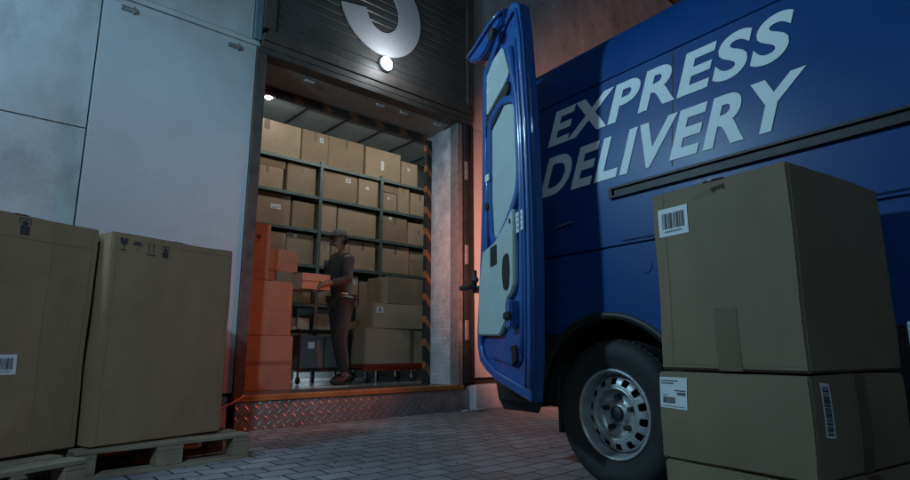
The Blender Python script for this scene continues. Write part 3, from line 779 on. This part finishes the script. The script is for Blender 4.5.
# wheel
def wheel(u, side=1):
    Wp = empty_part('wheel', L_(u, VV-side*(HW-.02), WZ))
    sg = -side
    def mir(bm):
        if side == -1:
            for v in bm.verts: v.co.x *= -1
            bmesh.ops.reverse_faces(bm, faces=bm.faces)
        return bm
    # outward is -x for side 1
    bm = bmesh.new(); lathe(bm, [(.2045, .0), (.222, -.002), (.26, -.016), (.29, -.020), (.318, -.012), (.333, .004), (.342, .025), (.345, .06), (.345, .17), (.34, .2), (.32, .215), (.23, .215), (.2045, .2)], 72, 'x')
    ty = link('tyre', mir(bm), M['tyre'], Wp, True)
    # tread grooves blocks
    bm = bmesh.new()
    for k in range(60):
        a = 2*pi*k/60
        r = bmesh.ops.create_cube(bm, size=1)
        for v in r['verts']: v.co = Matrix.Rotation(a, 3, 'X') @ Vector((.045+v.co.x*.03, v.co.y*.022, .343+v.co.z*.008))
    link('tread', mir(bm), M['tyre'], ty)
    # rim barrel + disc
    bm = bmesh.new(); lathe(bm, [(.222, .19), (.222, .012), (.226, .0), (.222, -.008), (.215, -.008), (.208, .0), (.205, .02), (.196, .038), (.190, .06)], 72, 'x')
    rim = link('rim', mir(bm), M['rim'], Wp, True); rim.scale = (1, .925, .925)
    NS = 14; per = 6; n = NS*per
    radii = [(.191, .052), (.182, .032), (.172, .022), (.160, .016), (.146, .012), (.134, .010)]
    bm = bmesh.new(); G = [[bm.verts.new((h, r*cos(2*pi*k/n), r*sin(2*pi*k/n))) for k in range(n)] for r, h in radii]
    for i in range(len(radii)-1):
        for k in range(n):
            if i in (1, 2, 3) and (k % per) in (1, 2, 3, ) and not (i in (1,) and False): 
                if i == 2 or (k % per) in (1, 2, 3): 
                    if not (i in (1, 3) and (k % per) in ()): continue
            bm.faces.new((G[i][k], G[i][(k+1) % n], G[i+1][(k+1) % n], G[i+1][k]))
    bmesh.ops.recalc_face_normals(bm, faces=bm.faces)
    vd = link('vented_disc', mir(bm), M['rim'], rim, True); sb = vd.modifiers.new('s', 'SUBSURF'); sb.levels = 1; sb.render_levels = 2
    so = vd.modifiers.new('t', 'SOLIDIFY'); so.thickness = .004
    bm = bmesh.new(); lathe(bm, [(.1335, .0100), (.128, .006), (.122, .010), (.118, .03), (.108, .048), (.085, .052), (.062, .050), (.052, .040), (.045, .030), (.040, .028)], 72, 'x')
    link('dish', mir(bm), M['rim'], rim, True)
    bm = bmesh.new(); lathe(bm, [(.039, .045), (.038, .022), (.030, .016), (.001, .014)], 32, 'x'); link('hub_cap', mir(bm), M['black'], rim, True)
    for k in range(5):
        bm = bmesh.new(); a = 2*pi*k/5+.3; c = Vector((0, .083*cos(a), .083*sin(a)))
        tube(bm, [c+Vector((.052, 0, 0)), c+Vector((.020, 0, 0))], [.016, .013], 6)
        link('lug_nut', mir(bm), M['dark_metal'], rim)
    bm = bmesh.new(); lathe(bm, [(.21, .15), (.001, .15)], 24, 'x'); link('brake_drum', mir(bm), M['black'], rim)
def empty_part(name, loc):
    o = bpy.data.objects.new(name, None); C.objects.link(o); o.parent = van; o.location = loc; return o
for u in (WU, WUF):
    for s_ in (1, -1): wheel(u, s_)
# cab: lofted sections
def cabsec(u, roofz, beltz, hw, sill=.32):
    pts = []
    for side in (1, -1):
        pp = [(sill, .06), (.5, .01), (beltz, .0), (beltz+(roofz-beltz)*.6, .09), (roofz-.08, .20), (roofz, .42)]
        pts.append([L_(u, VV-side*(hw-d), z) for z, d in pp])
    return pts[0]+pts[1][::-1]
secs = [(-1.2, 2.47, 1.3, HW), (-1.5, 2.42, 1.3, HW), (-1.85, 2.2, 1.28, HW), (-2.2, 1.75, 1.22, HW-.02), (-2.5, 1.32, 1.1, HW-.04), (-2.95, 1.08, .92, HW-.12), (-3.12, .8, .7, HW-.2)]
bm = bmesh.new(); G = [[bm.verts.new(p) for p in cabsec(*s_)] for s_ in secs]; m_ = len(G[0])
for i in range(len(G)-1):
    for k in range(m_):
        f = bm.faces.new((G[i][k], G[i][(k+1) % m_], G[i+1][(k+1) % m_], G[i+1][k]))
bm.faces.new(G[0][::-1]); bm.faces.new(G[-1]); bmesh.ops.recalc_face_normals(bm, faces=bm.faces)
link('cab', bm, M['van'], van)
bm = bmesh.new(); vs = [bm.verts.new(L_(u, v, z)) for u, v, z in ((-1.72, VV-.60, 2.33), (-1.72, VV+.60, 2.33), (-2.44, VV+.76, 1.46), (-2.44, VV-.76, 1.46))]; f = bm.faces.new(vs)
bmesh.ops.solidify(bm, geom=[f], thickness=.02); link('windscreen', bm, M['glass'], van)
for side in (1, -1):
    v = VV-side*(HW+.002)
    bm = bmesh.new(); prism(bm, [(-1.3, 1.34), (-1.3, 1.95), (-1.7, 1.95), (-2.15, 1.36)], lambda a, b, d: L_(a, d+side*(b-1.34)*.12, b), v, v+side*.01); link('side_window', bm, M['glass'], van)
    link('headlight', bx(-.9 if side == 1 else .62, -.62 if side == 1 else .9, -3.02-VU, -2.9-VU, .78, .98, bev=.02), M['headlamp'], van)
    bm = bmesh.new(); box(bm, side*-1.26, side*-1.08, -1.95-VU, -1.87-VU, 1.35, 1.7, bev=.02) if side == -1 else box(bm, -1.26, -1.08, -1.95-VU, -1.87-VU, 1.35, 1.7, bev=.02); link('mirror', bm, M['black'], van)
link('front_bumper', bx(-.9, .9, -3.2-VU, -2.98-VU, .3, .62, bev=.04), M['black'], van)
# lettering
def text_mesh(s, size, off, bold, shear):
    cu = bpy.data.curves.new('t', 'FONT'); cu.body = s; cu.size = 1; cu.offset = bold; cu.resolution_u = 6; cu.space_character = 1.10
    to = bpy.data.objects.new('t', cu); C.objects.link(to)
    dg = bpy.context.evaluated_depsgraph_get(); me = bpy.data.meshes.new_from_object(to.evaluated_get(dg))
    bpy.data.objects.remove(to)
    return me
def lettering(name, s, u_left, u_right, z0, z1, shear):
    me = text_mesh(s, 1, 0, .032, 0)
    xs = [v.co.x for v in me.vertices]; ys = [v.co.y for v in me.vertices]
    x0, x1 = min(xs), max(xs); y0, y1 = -.02, max(ys)
    for v in me.vertices:
        a = (v.co.x-x0)/(x1-x0); b_ = (v.co.y-min(ys))/(max(ys)-min(ys))
        z = z0+b_*(z1-z0); u = u_left+(u_right-u_left)*a-shear*b_*(z1-z0)
        dv = (z-1.45)*.077/.605
        v.co = L_(u, VV-HW+dv-.0035, z)
    me.materials.append(M['lettering'])
    o = bpy.data.objects.new(name, me); C.objects.link(o); o.parent = van
    return o
lettering('lettering', 'EXPRESS', 2.19, .895, 1.772, 1.985, .25)
lettering('lettering', 'DELIVERY', 2.23, .88, 1.475, 1.705, .25)

# open rear door (folded along the side), door-local coordinates s (from hinge), z, d (towards the viewer side)
al = radians(15); K_ = .935
HP = (2.86*K_, 2.27*K_)
def DL(s, z, d):
    s = s if s < .2 else .2+(s-.2)*.90
    s *= K_; z = .64+(z-.64)*K_
    u = HP[0]-cos(al)*s+sin(al)*d; v = HP[1]-sin(al)*s-cos(al)*d
    return L_(u, v, z)
f = lambda a, b, d: DL(a, b, d)
out = [(.205, 2.40), (.185, 2.0), (.172, 1.57), (.145, 1.25), (.115, 1.0), (.085, .75), (.085, .66), (.12, .575), (.20, .525), (.34, .475), (.80, .385), (.835, .60), (.858, 1.0), (.862, 1.4), (.850, 1.8), (.825, 2.14), (.80, 2.40), (.765, 2.60), (.69, 2.66), (.55, 2.62)]
bm = bmesh.new(); prism(bm, out, f, 0, -.05, bev=.008)
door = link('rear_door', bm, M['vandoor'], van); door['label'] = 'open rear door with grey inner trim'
inn = inset(out, .05)
bm = bmesh.new(); ringstrip(bm, out, inn, f, .001, .022)
link('door_rim', bm, M['vandoor'], door).modifiers.new('b', 'BEVEL').width = .006
bm = bmesh.new()
tube(bm, [DL(a, b, .027) for a, b in ((.815, .45), (.828, .7), (.84, 1.0), (.843, 1.4), (.83, 1.8), (.805, 2.14), (.78, 2.4), (.74, 2.58))], .011, 8)
tube(bm, [DL(a, b, .027) for a, b in ((.76, .45), (.773, .7), (.785, 1.0), (.788, 1.4), (.775, 1.8), (.75, 2.14), (.725, 2.4))], .007, 8)
link('door_seal', bm, M['vandoor'], door, True)
# roof-side wing at the top of the door
wing = [(.012, 2.615), (.06, 2.565), (.20, 2.50), (.30, 2.52), (.50, 2.60), (.62, 2.60), (.70, 2.56), (.74, 2.62), (.66, 2.685), (.53, 2.69), (.3, 2.66)]
wing = [(.025, 2.60), (.06, 2.55), (.225, 2.49), (.33, 2.50), (.45, 2.56), (.56, 2.57), (.60, 2.66), (.45, 2.665), (.25, 2.64)]
bm = bmesh.new(); prism(bm, wing, f, .055, -.09, bev=.01); link('door_top_edge', bm, M['vandoor'], door)
bm = bmesh.new(); tube(bm, [DL(.05, 2.585, .062), DL(.25, 2.60, .065), (DL(.45, 2.63, .065)), DL(.60, 2.63, .06)], .012, 8); link('drip_seal', bm, M['vandoor'], door, True)
bm = bmesh.new(); tube(bm, [DL(.50, 2.53, .056), DL(.50, 2.53, .085)], .034, 20); link('rubber_buffer', bm, M['black'], door)
# upper glossy inner plate
up = smoothpoly([(.50, 2.46), (.595, 2.25), (.55, 2.215), (.235, 2.10), (.215, 2.38), (.36, 2.44)], .03)
bm = bmesh.new(); prism(bm, up, f, .001, .012, bev=.003); link('upper_plate', bm, M['trim_gloss'], door)
bm = bmesh.new(); prism(bm, smoothpoly([(.58, 2.21), (.60, 2.15), (.50, 2.07), (.30, 1.97), (.23, 2.05), (.26, 2.09)], .02), f, .001, .018, bev=.004); link('upper_slot', bm, M['black'], door)
mp_ = smoothpoly([(.315, 2.02), (.50, 2.085), (.675, 2.03), (.690, 1.60), (.66, 1.50), (.55, 1.385), (.40, 1.285), (.33, 1.30), (.305, 1.55)], .05)
bm = bmesh.new(); ringstrip(bm, inset(mp_, -.045), inset(mp_, .002), f, .001, .024); link('recess_border', bm, M['vandoor'], door).modifiers.new('b', 'BEVEL').width = .006
bm = bmesh.new(); prism(bm, mp_, f, .0015, .008, bev=.003); link('middle_panel', bm, M['trim'], door)
lp = smoothpoly([(.635, 1.42), (.655, 1.37), (.640, .99), (.60, .94), (.545, .92), (.53, .80), (.43, .72), (.12, .73), (.135, 1.00), (.19, 1.23), (.38, 1.262), (.56, 1.36)], .02)
bm = bmesh.new(); prism(bm, lp, f, .001, .030, bev=.006); link('lower_trim', bm, M['trim'], door)
bm = bmesh.new(); prism(bm, smoothpoly([(.325, 1.235), (.42, 1.245), (.42, 1.13), (.325, 1.12)], .01), f, .0302, .034); link('lock_recess', bm, M['black'], door)
bm = bmesh.new(); prism(bm, smoothpoly([(.515, 1.16), (.585, 1.175), (.60, 1.08), (.58, .97), (.52, .965), (.50, 1.06)], .03), f, .0302, .036); link('pull_handle', bm, M['black'], door)
bm = bmesh.new(); prism(bm, smoothpoly([(.60, 1.36), (.62, 1.36), (.62, 1.33), (.60, 1.33)], .01), f, .0302, .034); link('screw_cap', bm, M['black'], door)
link_tag = bmesh.new(); prism(link_tag, [(.675, 1.375), (.765, 1.385), (.77, 1.275), (.68, 1.265)], f, .023, .0245); tg = link('info_sticker', link_tag, M['label'], door)
bm = bmesh.new()
for r_ in range(3): prism(bm, [(.69, 1.36-.03*r_), (.75, 1.367-.03*r_), (.752, 1.35-.03*r_), (.692, 1.343-.03*r_)], f, .0246, .0256)
tg2 = link('door_sticker_print', bm, mat('grey_ink', (.25, .27, .28), .7), door)
bm = bmesh.new(); prism(bm, smoothpoly([(.255, 1.70), (.315, 1.70), (.315, 1.655), (.255, 1.655)], .01), f, .026, .034, bev=.002); link('clip', bm, M['label'], door)
bm = bmesh.new(); tube(bm, [DL(.27, 1.50, .02), DL(.27, 1.50, .034)], .022, 14); link('rubber_plug', bm, M['black'], door)
# latch lower
bm = bmesh.new(); prism(bm, smoothpoly([(.565, .90), (.64, .91), (.645, .76), (.57, .75)], .02), f, .001, .05, bev=.008); link('lower_latch', bm, M['vandoor'], door)
bm = bmesh.new(); prism(bm, smoothpoly([(.575, .84), (.66, .845), (.66, .81), (.575, .80)], .01), f, .052, .065, bev=.003); link('latch_slot', bm, M['black'], door)
bm = bmesh.new(); prism(bm, smoothpoly([(.25, .60), (.62, .55), (.70, .60), (.66, .66), (.60, .62), (.28, .66)], .03), f, .001, .014, bev=.004); link('lower_pressing', bm, M['vandoor'], door)
bm = bmesh.new(); prism(bm, smoothpoly([(.58, .66), (.65, .67), (.66, .59), (.60, .55), (.60, .62)], .01), f, .015, .03, bev=.003); link('lower_hook', bm, M['black'], door)
# ribbed pressing lines
bm = bmesh.new()
tube(bm, [DL(a, b, .012) for a, b in ((.70, .62), (.715, .9), (.725, 1.2), (.73, 1.5), (.725, 1.8), (.705, 2.05), (.66, 2.2), (.62, 2.4))], .016, 8)
tube(bm, [DL(a, b, .012) for a, b in ((.16, .72), (.185, 1.0), (.225, 1.25), (.24, 1.6), (.25, 1.95))], .013, 8)
link('pressing_ribs', bm, M['vandoor'], door, True)
# hinge / check strap
for zz, big in ((1.06, True), (2.05, False)):
    bm = bmesh.new()
    if big:
        tube(bm, [DL(.14, zz, .05), DL(.10, zz+.01, .04), DL(.02, zz, .01), DL(-.14, zz-.01, -.02), DL(-.30, zz, -.03)], [.016, .022, .013, .015, .018], 10)
        tube(bm, [DL(.085, zz-.07, .035), DL(.085, zz+.07, .035)], .013, 12)
        tube(bm, [DL(-.28, zz, -.03), L_(UR+.02, s0+.15, zz*.94+.03)], .012, 8)
    else:
        tube(bm, [DL(.20, zz, -.04), DL(.02, zz, -.10), L_(UR, s0+.12, 1.95)], .016, 8)
    link('hinge_arm', bm, M['black'], van, True)
# number plate holder etc. small grab wire on the side (light reflex)
bm = bmesh.new(); tube(bm, [L_(2.12, s0-.003, 1.285), L_(2.08, s0-.02, 1.29), L_(1.99, s0-.004, 1.30)], .004, 6); link('door_catch', bm, M['galv'], van)

# ------------------------------------------------------------------ worker
def skinmesh(name, nodes, edges, m, parent, sub=2):
    me = bpy.data.meshes.new(name); names = list(nodes)
    me.from_pydata([nodes[k][0] for k in names], [(names.index(a), names.index(b_)) for a, b_ in edges], [])
    me.materials.append(m)
    o = bpy.data.objects.new(name, me); C.objects.link(o); o.parent = parent
    sm = o.modifiers.new('skin', 'SKIN'); sm.use_smooth_shade = True
    lay = me.skin_vertices[0] if me.skin_vertices else None
    if lay is None:
        bmx = bmesh.new(); bmx.from_mesh(me); bmx.verts.layers.skin.verify(); bmx.to_mesh(me); bmx.free(); lay = me.skin_vertices[0]
    for i, k in enumerate(names):
        r = nodes[k][1]; lay.data[i].radius = r if isinstance(r, tuple) else (r, r)
        lay.data[i].use_root = (i == 0)
    sb = o.modifiers.new('sub', 'SUBSURF'); sb.levels = sub; sb.render_levels = sub
    return o
PW = empty('person', 'worker in dark work clothes and a cap walking left with a carton', 'person', (3.42, 5.83, FZ), radians(0))
# local: walking to -x, slightly turned to the camera (-y)
body_n = {
 'pelvis': ((0, 0, .96), .08), 'waist': ((-.01, 0, 1.10), .088), 'chest': ((-.02, 0, 1.30), .128), 'upchest': ((-.03, 0, 1.43), .10), 'neck': ((-.045, -.005, 1.51), .060), 'head': ((-.07, -.01, 1.585), (.075, .085)), 'crown': ((-.06, -.01, 1.67), (.095, .09)), 'top': ((-.055, -.01, 1.74), (.06, .06)),
 'hipL': ((.0, -.09, .90), .075), 'kneeL': ((-.07, -.10, .50), .060), 'ankL': ((.03, -.10, .09), .040), 'toeL': ((-.10, -.11, .045), .035),
 'hipR': ((.0, .09, .90), .075), 'kneeR': ((.05, .10, .50), .060), 'ankR': ((.17, .10, .13), .040), 'toeR': ((.06, .10, .05), .035),
 'shL': ((-.03, -.17, 1.42), .062), 'elL': ((-.06, -.23, 1.15), .045), 'wrL': ((-.30, -.20, 1.10), .030),
 'shR': ((-.03, .17, 1.42), .062), 'elR': ((-.06, .23, 1.15), .045), 'wrR': ((-.30, .20, 1.10), .030)}
body_e = [('pelvis', 'waist'), ('waist', 'chest'), ('chest', 'upchest'), ('upchest', 'neck'), ('neck', 'head'), ('head', 'crown'), ('crown', 'top'), ('pelvis', 'hipL'), ('hipL', 'kneeL'), ('kneeL', 'ankL'), ('ankL', 'toeL'), ('pelvis', 'hipR'), ('hipR', 'kneeR'), ('kneeR', 'ankR'), ('ankR', 'toeR'), ('upchest', 'shL'), ('shL', 'elL'), ('elL', 'wrL'), ('upchest', 'shR'), ('shR', 'elR'), ('elR', 'wrR')]
# hands: palm + five fingers each
for s, y in (('L', -.20), ('R', .20)):
    i = 1 if s == 'L' else -1
    body_n['palm'+s] = ((-.36, y+.0*i, 1.075), (.022, .036)); body_e.append(('wr'+s, 'palm'+s))
    for k, (dx, ln) in enumerate(((-.035, .07), (-.012, .08), (.010, .075), (.030, .06))):
        body_n['f%d%s' % (k, s)] = ((-.40+dx*.3, y+i*.025, 1.055+dx), .0105); body_n['g%d%s' % (k, s)] = ((-.40-ln*.75, y+i*.032, 1.045+dx), .009); body_e += [('palm'+s, 'f%d%s' % (k, s)), ('f%d%s' % (k, s), 'g%d%s' % (k, s))]
    body_n['th'+s] = ((-.37, y+i*.02, 1.12), .012); body_n['ti'+s] = ((-.41, y+i*.03, 1.145), .010); body_e += [('palm'+s, 'th'+s), ('th'+s, 'ti'+s)]
skinmesh('body', body_n, body_e, M['skin'], PW)
g_ = lambda k, r: (body_n[k][0], r)
shirt = {'pelvis': ((0, 0, .93), .132), 'waist': g_('waist', .128), 'chest': g_('chest', .148), 'upchest': g_('upchest', .115), 'neckb': ((-.042, 0, 1.49), .068),
         'shL': g_('shL', .078), 'elL': g_('elL', .060), 'cuffL': ((-.26, -.205, 1.11), .042), 'shR': g_('shR', .078), 'elR': g_('elR', .060), 'cuffR': ((-.26, .205, 1.11), .042)}
skinmesh('shirt', shirt, [('pelvis', 'waist'), ('waist', 'chest'), ('chest', 'upchest'), ('upchest', 'neckb'), ('upchest', 'shL'), ('shL', 'elL'), ('elL', 'cuffL'), ('upchest', 'shR'), ('shR', 'elR'), ('elR', 'cuffR')], M['shirt'], PW)
tr = {'pelvis': ((0, 0, .93), .118), 'hipL': g_('hipL', .112), 'kneeL': g_('kneeL', .092), 'ankL': ((.025, -.10, .12), .062), 'hipR': g_('hipR', .112), 'kneeR': g_('kneeR', .092), 'ankR': ((.16, .10, .16), .062)}
skinmesh('trousers', tr, [('pelvis', 'hipL'), ('hipL', 'kneeL'), ('kneeL', 'ankL'), ('pelvis', 'hipR'), ('hipR', 'kneeR'), ('kneeR', 'ankR')], M['trousers'], PW)
for (x, y, z, p_) in ((-.02, -.105, 0, 0), (.13, .10, .015, .15)):
    bm = bmesh.new(); bmesh.ops.create_uvsphere(bm, u_segments=20, v_segments=12, radius=1)
    for v in bm.verts:
        c = v.co; c.x *= .145; c.y *= .05; c.z = max(c.z*.06+.045+(.03 if c.x > .03 else 0), .0)
        v.co = Vector((c.x*cos(p_)+c.z*sin(p_)*.0+x, c.y+y, c.z+z+max(0, c.x)*p_))
    link('shoe', bm, M['shoe'], PW, True)
bm = bmesh.new(); bmesh.ops.create_uvsphere(bm, u_segments=24, v_segments=14, radius=.103)
bmesh.ops.delete(bm, geom=[v for v in bm.verts if v.co.z < -.012], context='VERTS')
for v in bm.verts: v.co = Vector((v.co.x*1.02-.058, v.co.y*.86-.01, v.co.z*.85+1.69))
vs = []
for k in range(13):
    t = pi*.5+pi*k/12; vs.append(bm.verts.new((-.075+.165*cos(t), -.01+.075*sin(t), 1.68)))
f_ = bm.faces.new(vs); r = bmesh.ops.extrude_face_region(bm, geom=[f_])
for v in r['geom']:
    if isinstance(v, bmesh.types.BMVert): v.co.z += .008
link('cap', bm, M['cap'], PW, True)
bm = bmesh.new(); bmesh.ops.create_uvsphere(bm, u_segments=20, v_segments=12, radius=.094)
bmesh.ops.delete(bm, geom=[v for v in bm.verts if v.co.x < -.02 or v.co.z > .04], context='VERTS')
for v in bm.verts: v.co = Vector((v.co.x*1.05-.048, v.co.y*1.06-.01, v.co.z*.9+1.655))
link('hair', bm, M['hair'], PW, True)
# face: nose, eyes, mouth, ears
bm = bmesh.new()
def blob(c, r, sx=1, sy=1, sz=1):
    q = bmesh.ops.create_uvsphere(bm, u_segments=12, v_segments=8, radius=r)
    for v in q['verts']: v.co = Vector((v.co.x*sx, v.co.y*sy, v.co.z*sz))+Vector(c)
blob((-.160, -.01, 1.62), .014, 1.1, .8, 1.5); blob((-.06, -.092, 1.645), .02, .8, .4, 1.4); blob((-.06, .072, 1.645), .02, .8, .4, 1.4); blob((-.150, -.01, 1.585), .018, .5, 1.2, .35)
link('face', bm, M['skin'], PW, True)
bm = bmesh.new(); blob((-.146, -.042, 1.645), .011, .8, 1.2, .7); blob((-.146, .022, 1.645), .011, .8, 1.2, .7); link('eyes', bm, M['ink'], PW, True)
carton('flat brown carton carried by the walking worker', (3.42-.42, 5.83, FZ+1.03), (.34, .365, .17), 0, 'card_b', None, .003, tapes=[('f', 0, 1, .45, .55)], n=4)

# ------------------------------------------------------------------ small things
bm = bmesh.new(); pts = []
for k in range(20):
    t = k/19; pts.append((1.90-.62*t-.0, 4.70-.13*sin(t*2.6), .285-.28*t**.75+.05*sin(t*pi)))
pts[-1] = (1.28, pts[-1][1], .008)
pts += [(1.20, 4.60, .008), (1.05, 4.50, .008)]
tube(bm, pts, .006, 8); tag(link('orange_cable', bm, M['cord'], None, True), 'thin orange cable hanging from the left end of the dock step', 'cable')
bm = bmesh.new()
for (x, y, s) in ((4.22, 4.60, .05), (4.27, 4.575, .04)):
    vs = []
    for k in range(7): a = 2*pi*k/7; vs.append(bm.verts.new((x+s*cos(a)*random.uniform(.7, 1.2), y+.6*s*sin(a), .006+random.uniform(0, .018))))
    c = bm.verts.new((x, y, .022))
    for k in range(7): bm.faces.new((vs[k], vs[(k+1) % 7], c))
bmesh.ops.solidify(bm, geom=bm.faces, thickness=.001)
tag(link('crumpled_paper', bm, M['litter']), 'crumpled white paper scrap on the paving below the dock step', 'litter')
bm = bmesh.new(); bmesh.ops.create_icosphere(bm, subdivisions=2, radius=.035)
for v in bm.verts: v.co = Vector((v.co.x*1.5, v.co.y, v.co.z*.5))*random.uniform(.85, 1.15)+Vector((4.42, 4.56, .016))
tag(link('pebble', bm, M['galv']), 'small dark stone on the paving right of the paper scrap', 'stone')

bm = bmesh.new(); rg = random.Random(3)
for k in range(420):
    if k < 250: x = rg.uniform(1.6, 6.0); y = 4.66-abs(rg.gauss(0, .07)) if x > 4.4 else 4.755-abs(rg.gauss(0, .07))
    else: x = rg.uniform(.2, 4.5); y = rg.uniform(1.6, 4.7)
    s_ = rg.uniform(.003, .009) if k % 9 else rg.uniform(.012, .022)
    a = rg.uniform(0, 6.28); hgt = s_*(.8 if k % 9 else .25); n_ = 5
    vs = [bm.verts.new((x+s_*cos(a+2*pi*j/n_)*rg.uniform(.6, 1.2), y+s_*.7*sin(a+2*pi*j/n_), .002+rg.uniform(0, hgt*.4))) for j in range(n_)]
    c = bm.verts.new((x, y, .003+hgt))
    for j in range(n_): bm.faces.new((vs[j], vs[(j+1) % n_], c))
gr = link('grit', bm, mat('grit', (.11, .095, .075), .9, var=.5, vscale=3)); gr['kind'] = 'stuff'; gr['label'] = 'scattered grit and leaf crumbs on the paving'; gr['category'] = 'grit'

# ------------------------------------------------------------------ lights
def lamp(name, kind, loc, energy, color, **k):
    l = bpy.data.lights.new(name, kind); l.energy = energy; l.color = color
    for a, b_ in k.items(): setattr(l, a, b_)
    o = bpy.data.objects.new(name, l); C.objects.link(o); o.location = loc; return o
def aim(o, d): o.rotation_euler = Vector(d).to_track_quat('-Z', 'Y').to_euler()
sd = Vector((.86, .42, -.42)).normalized()
sun = lamp('sun', 'SUN', (-5, -5, 8), .12, (.40, .74, 1), angle=radians(12)); aim(sun, sd)
# floodlight on an arm, left of the dock, above the tall cartons
FP = Vector((-.62, 3.35, 3.05))
lw = lamp('floodlight_beam', 'SPOT', FP, 330, (.44, .78, 1), spot_size=radians(150), spot_blend=1, shadow_soft_size=.11); aim(lw, Vector((2.4, 1.8, 2.5))-FP)
lw2 = lamp('floodlight_wash', 'SPOT', FP+Vector((0, -.10, 0)), 40, (.40, .74, 1), spot_size=radians(150), spot_blend=1, shadow_soft_size=.12); aim(lw2, Vector((-.2, 4.8, 3.2))-FP)
FL = empty('floodlight', 'grey floodlight on a long bracket on the concrete wall above the tall cartons', 'lamp', (FP.x, FP.y, FP.z))
link('bracket', bx(-.13, -.09, .02, 1.44, .06, .10), M['dark_metal'], FL); link('housing', bx(-.20, -.08, -.12, .12, -.10, .10, bev=.01), M['dark_metal'], FL); link('lens', bx(-.078, -.072, -.08, .12, -.08, .08), mat('flood_lens', (.9, .95, 1), .3, emit=(.7, .9, 1), estr=5), FL)
lamp('wall_lamp_light', 'POINT', (3.22, YW-.34, 3.66), 9, (.8, .92, 1), shadow_soft_size=.04)
# tail lamps
TL = VC + Matrix.Rotation(-bt, 3, 'Z') @ L_(UR+.30, s0+.16, 1.32)
az = radians(17)
tl = lamp('tail_light', 'SPOT', TL, 820, (1, .36, .25), spot_size=radians(88), spot_blend=.6, shadow_soft_size=.08); aim(tl, (cos(az), sin(az), .13))
# red dock signal lamp on the wall right of the doorway
SP = Vector((4.60, 3.95, 1.32))
SL = empty('signal_lamp', 'red dock signal lamp on the wall right of the doorway, behind the open van door', 'lamp', SP)
link('housing', bx(-.05, .06, -.05, .835, -.03, .03, bev=.01), M['dark_metal'], SL); link('lens', bx(-.062, -.053, -.035, .035, -.07, .07), M['tail'], SL)
dl = lamp('signal_light', 'SPOT', SP+Vector((-.08, 0, 0)), 145, (1, .17, .06), spot_size=radians(78), spot_blend=.9, shadow_soft_size=.05); aim(dl, Vector((2.2, 5.3, .9))-SP)
# added fill light, unseen at the left behind the camera, shaped as a street lamp
SQ = Vector((-2.0, -1.6, 4.6))
lamp('fill_light', 'POINT', SQ+Vector((0, 0, -.0)), 165, (.44, .77, 1), shadow_soft_size=.15)
sl = lamp('fill_light_beam', 'SPOT', SQ+Vector((0, 0, .0)), 740, (.50, .76, 1), spot_size=radians(54), spot_blend=.6, shadow_soft_size=.15); aim(sl, Vector((-.6, 4.4, 1.3))-SQ)  # added beam for the left wall and cartons, kept narrow to miss the van
PL = empty('fill_street_lamp', 'tall grey unseen street lamp, added as fill light, left of the tall cartons', 'street lamp', (SQ.x-.7, SQ.y-.3, 0))
bm = bmesh.new(); tube(bm, [(0, 0, 0), (0, 0, 4.6), (.1, .04, 4.8), (.7, .3, 4.82)], [.06, .045, .04, .03], 12); link('pole', bm, M['galv'], PL, True)
link('head', bx(.5, .95, .18, .42, 4.70, 4.80, bev=.02), M['galv'], PL); link('lens', bx(.55, .90, .21, .39, 4.685, 4.698), mat('fill_lens', (.9, .95, 1), .3, emit=(.7, .9, 1), estr=20), PL)
# warehouse lighting
for x, y, e in ((2.7, 5.44, 6.2), (3.9, 5.44, 6.8), (5.0, 5.44, 5.5)):
    a = lamp('warehouse_light', 'AREA', (x, y, 3.5), e, (.97, .99, .90), shape='RECTANGLE', size=1.0, size_y=.2); aim(a, (0, .8, -1))
a = lamp('rack_fill_light', 'AREA', (3.35, 7.05, .585), 14, (.72, .88, 1), shape='RECTANGLE', size=1.2, size_y=.5); aim(a, (0, -.05, -1))  # added panel under the rack, brightens the floor behind the cart
a = lamp('spotlight', 'SPOT', (4.25, 5.42, 3.15), 230, (.7, .88, 1), spot_size=radians(13), spot_blend=.5, shadow_soft_size=.06); aim(a, (-1.12, .26, -2.89))  # added spot without a fixture, slanted to brighten the floor by the cart
lamp('ceiling_lamp_light', 'POINT', (2.60, 6.22, 3.56), 2, (.8, .92, 1), shadow_soft_size=.05)

# ------------------------------------------------------------------ world
w = bpy.data.worlds.new('World'); S.world = w; w.use_nodes = True
nt = w.node_tree; bg = nt.nodes['Background']; sky = nt.nodes.new('ShaderNodeTexSky'); sky.sky_type = 'NISHITA'; sky.sun_disc = False
sky.sun_elevation = radians(-2.5); sky.sun_rotation = radians(244)
sky.altitude = 100
nt.links.new(sky.outputs[0], bg.inputs['Color']); bg.inputs['Strength'].default_value = .15

# ------------------------------------------------------------------ camera
cam = bpy.data.cameras.new('camera'); co = bpy.data.objects.new('camera', cam); C.objects.link(co)
cam.sensor_width = 36; cam.lens = 572/910*36; cam.clip_end = 200; cam.clip_start = .05
co.location = (0, 0, .64)
hd = radians(41.65); pt = radians(10.9)
aim(co, (sin(hd)*cos(pt), cos(hd)*cos(pt), sin(pt)))
S.camera = co
S.render.engine = 'CYCLES'
S.view_settings.view_transform = 'Standard'; S.view_settings.look = 'None'; S.view_settings.exposure = 0; S.view_settings.gamma = 1
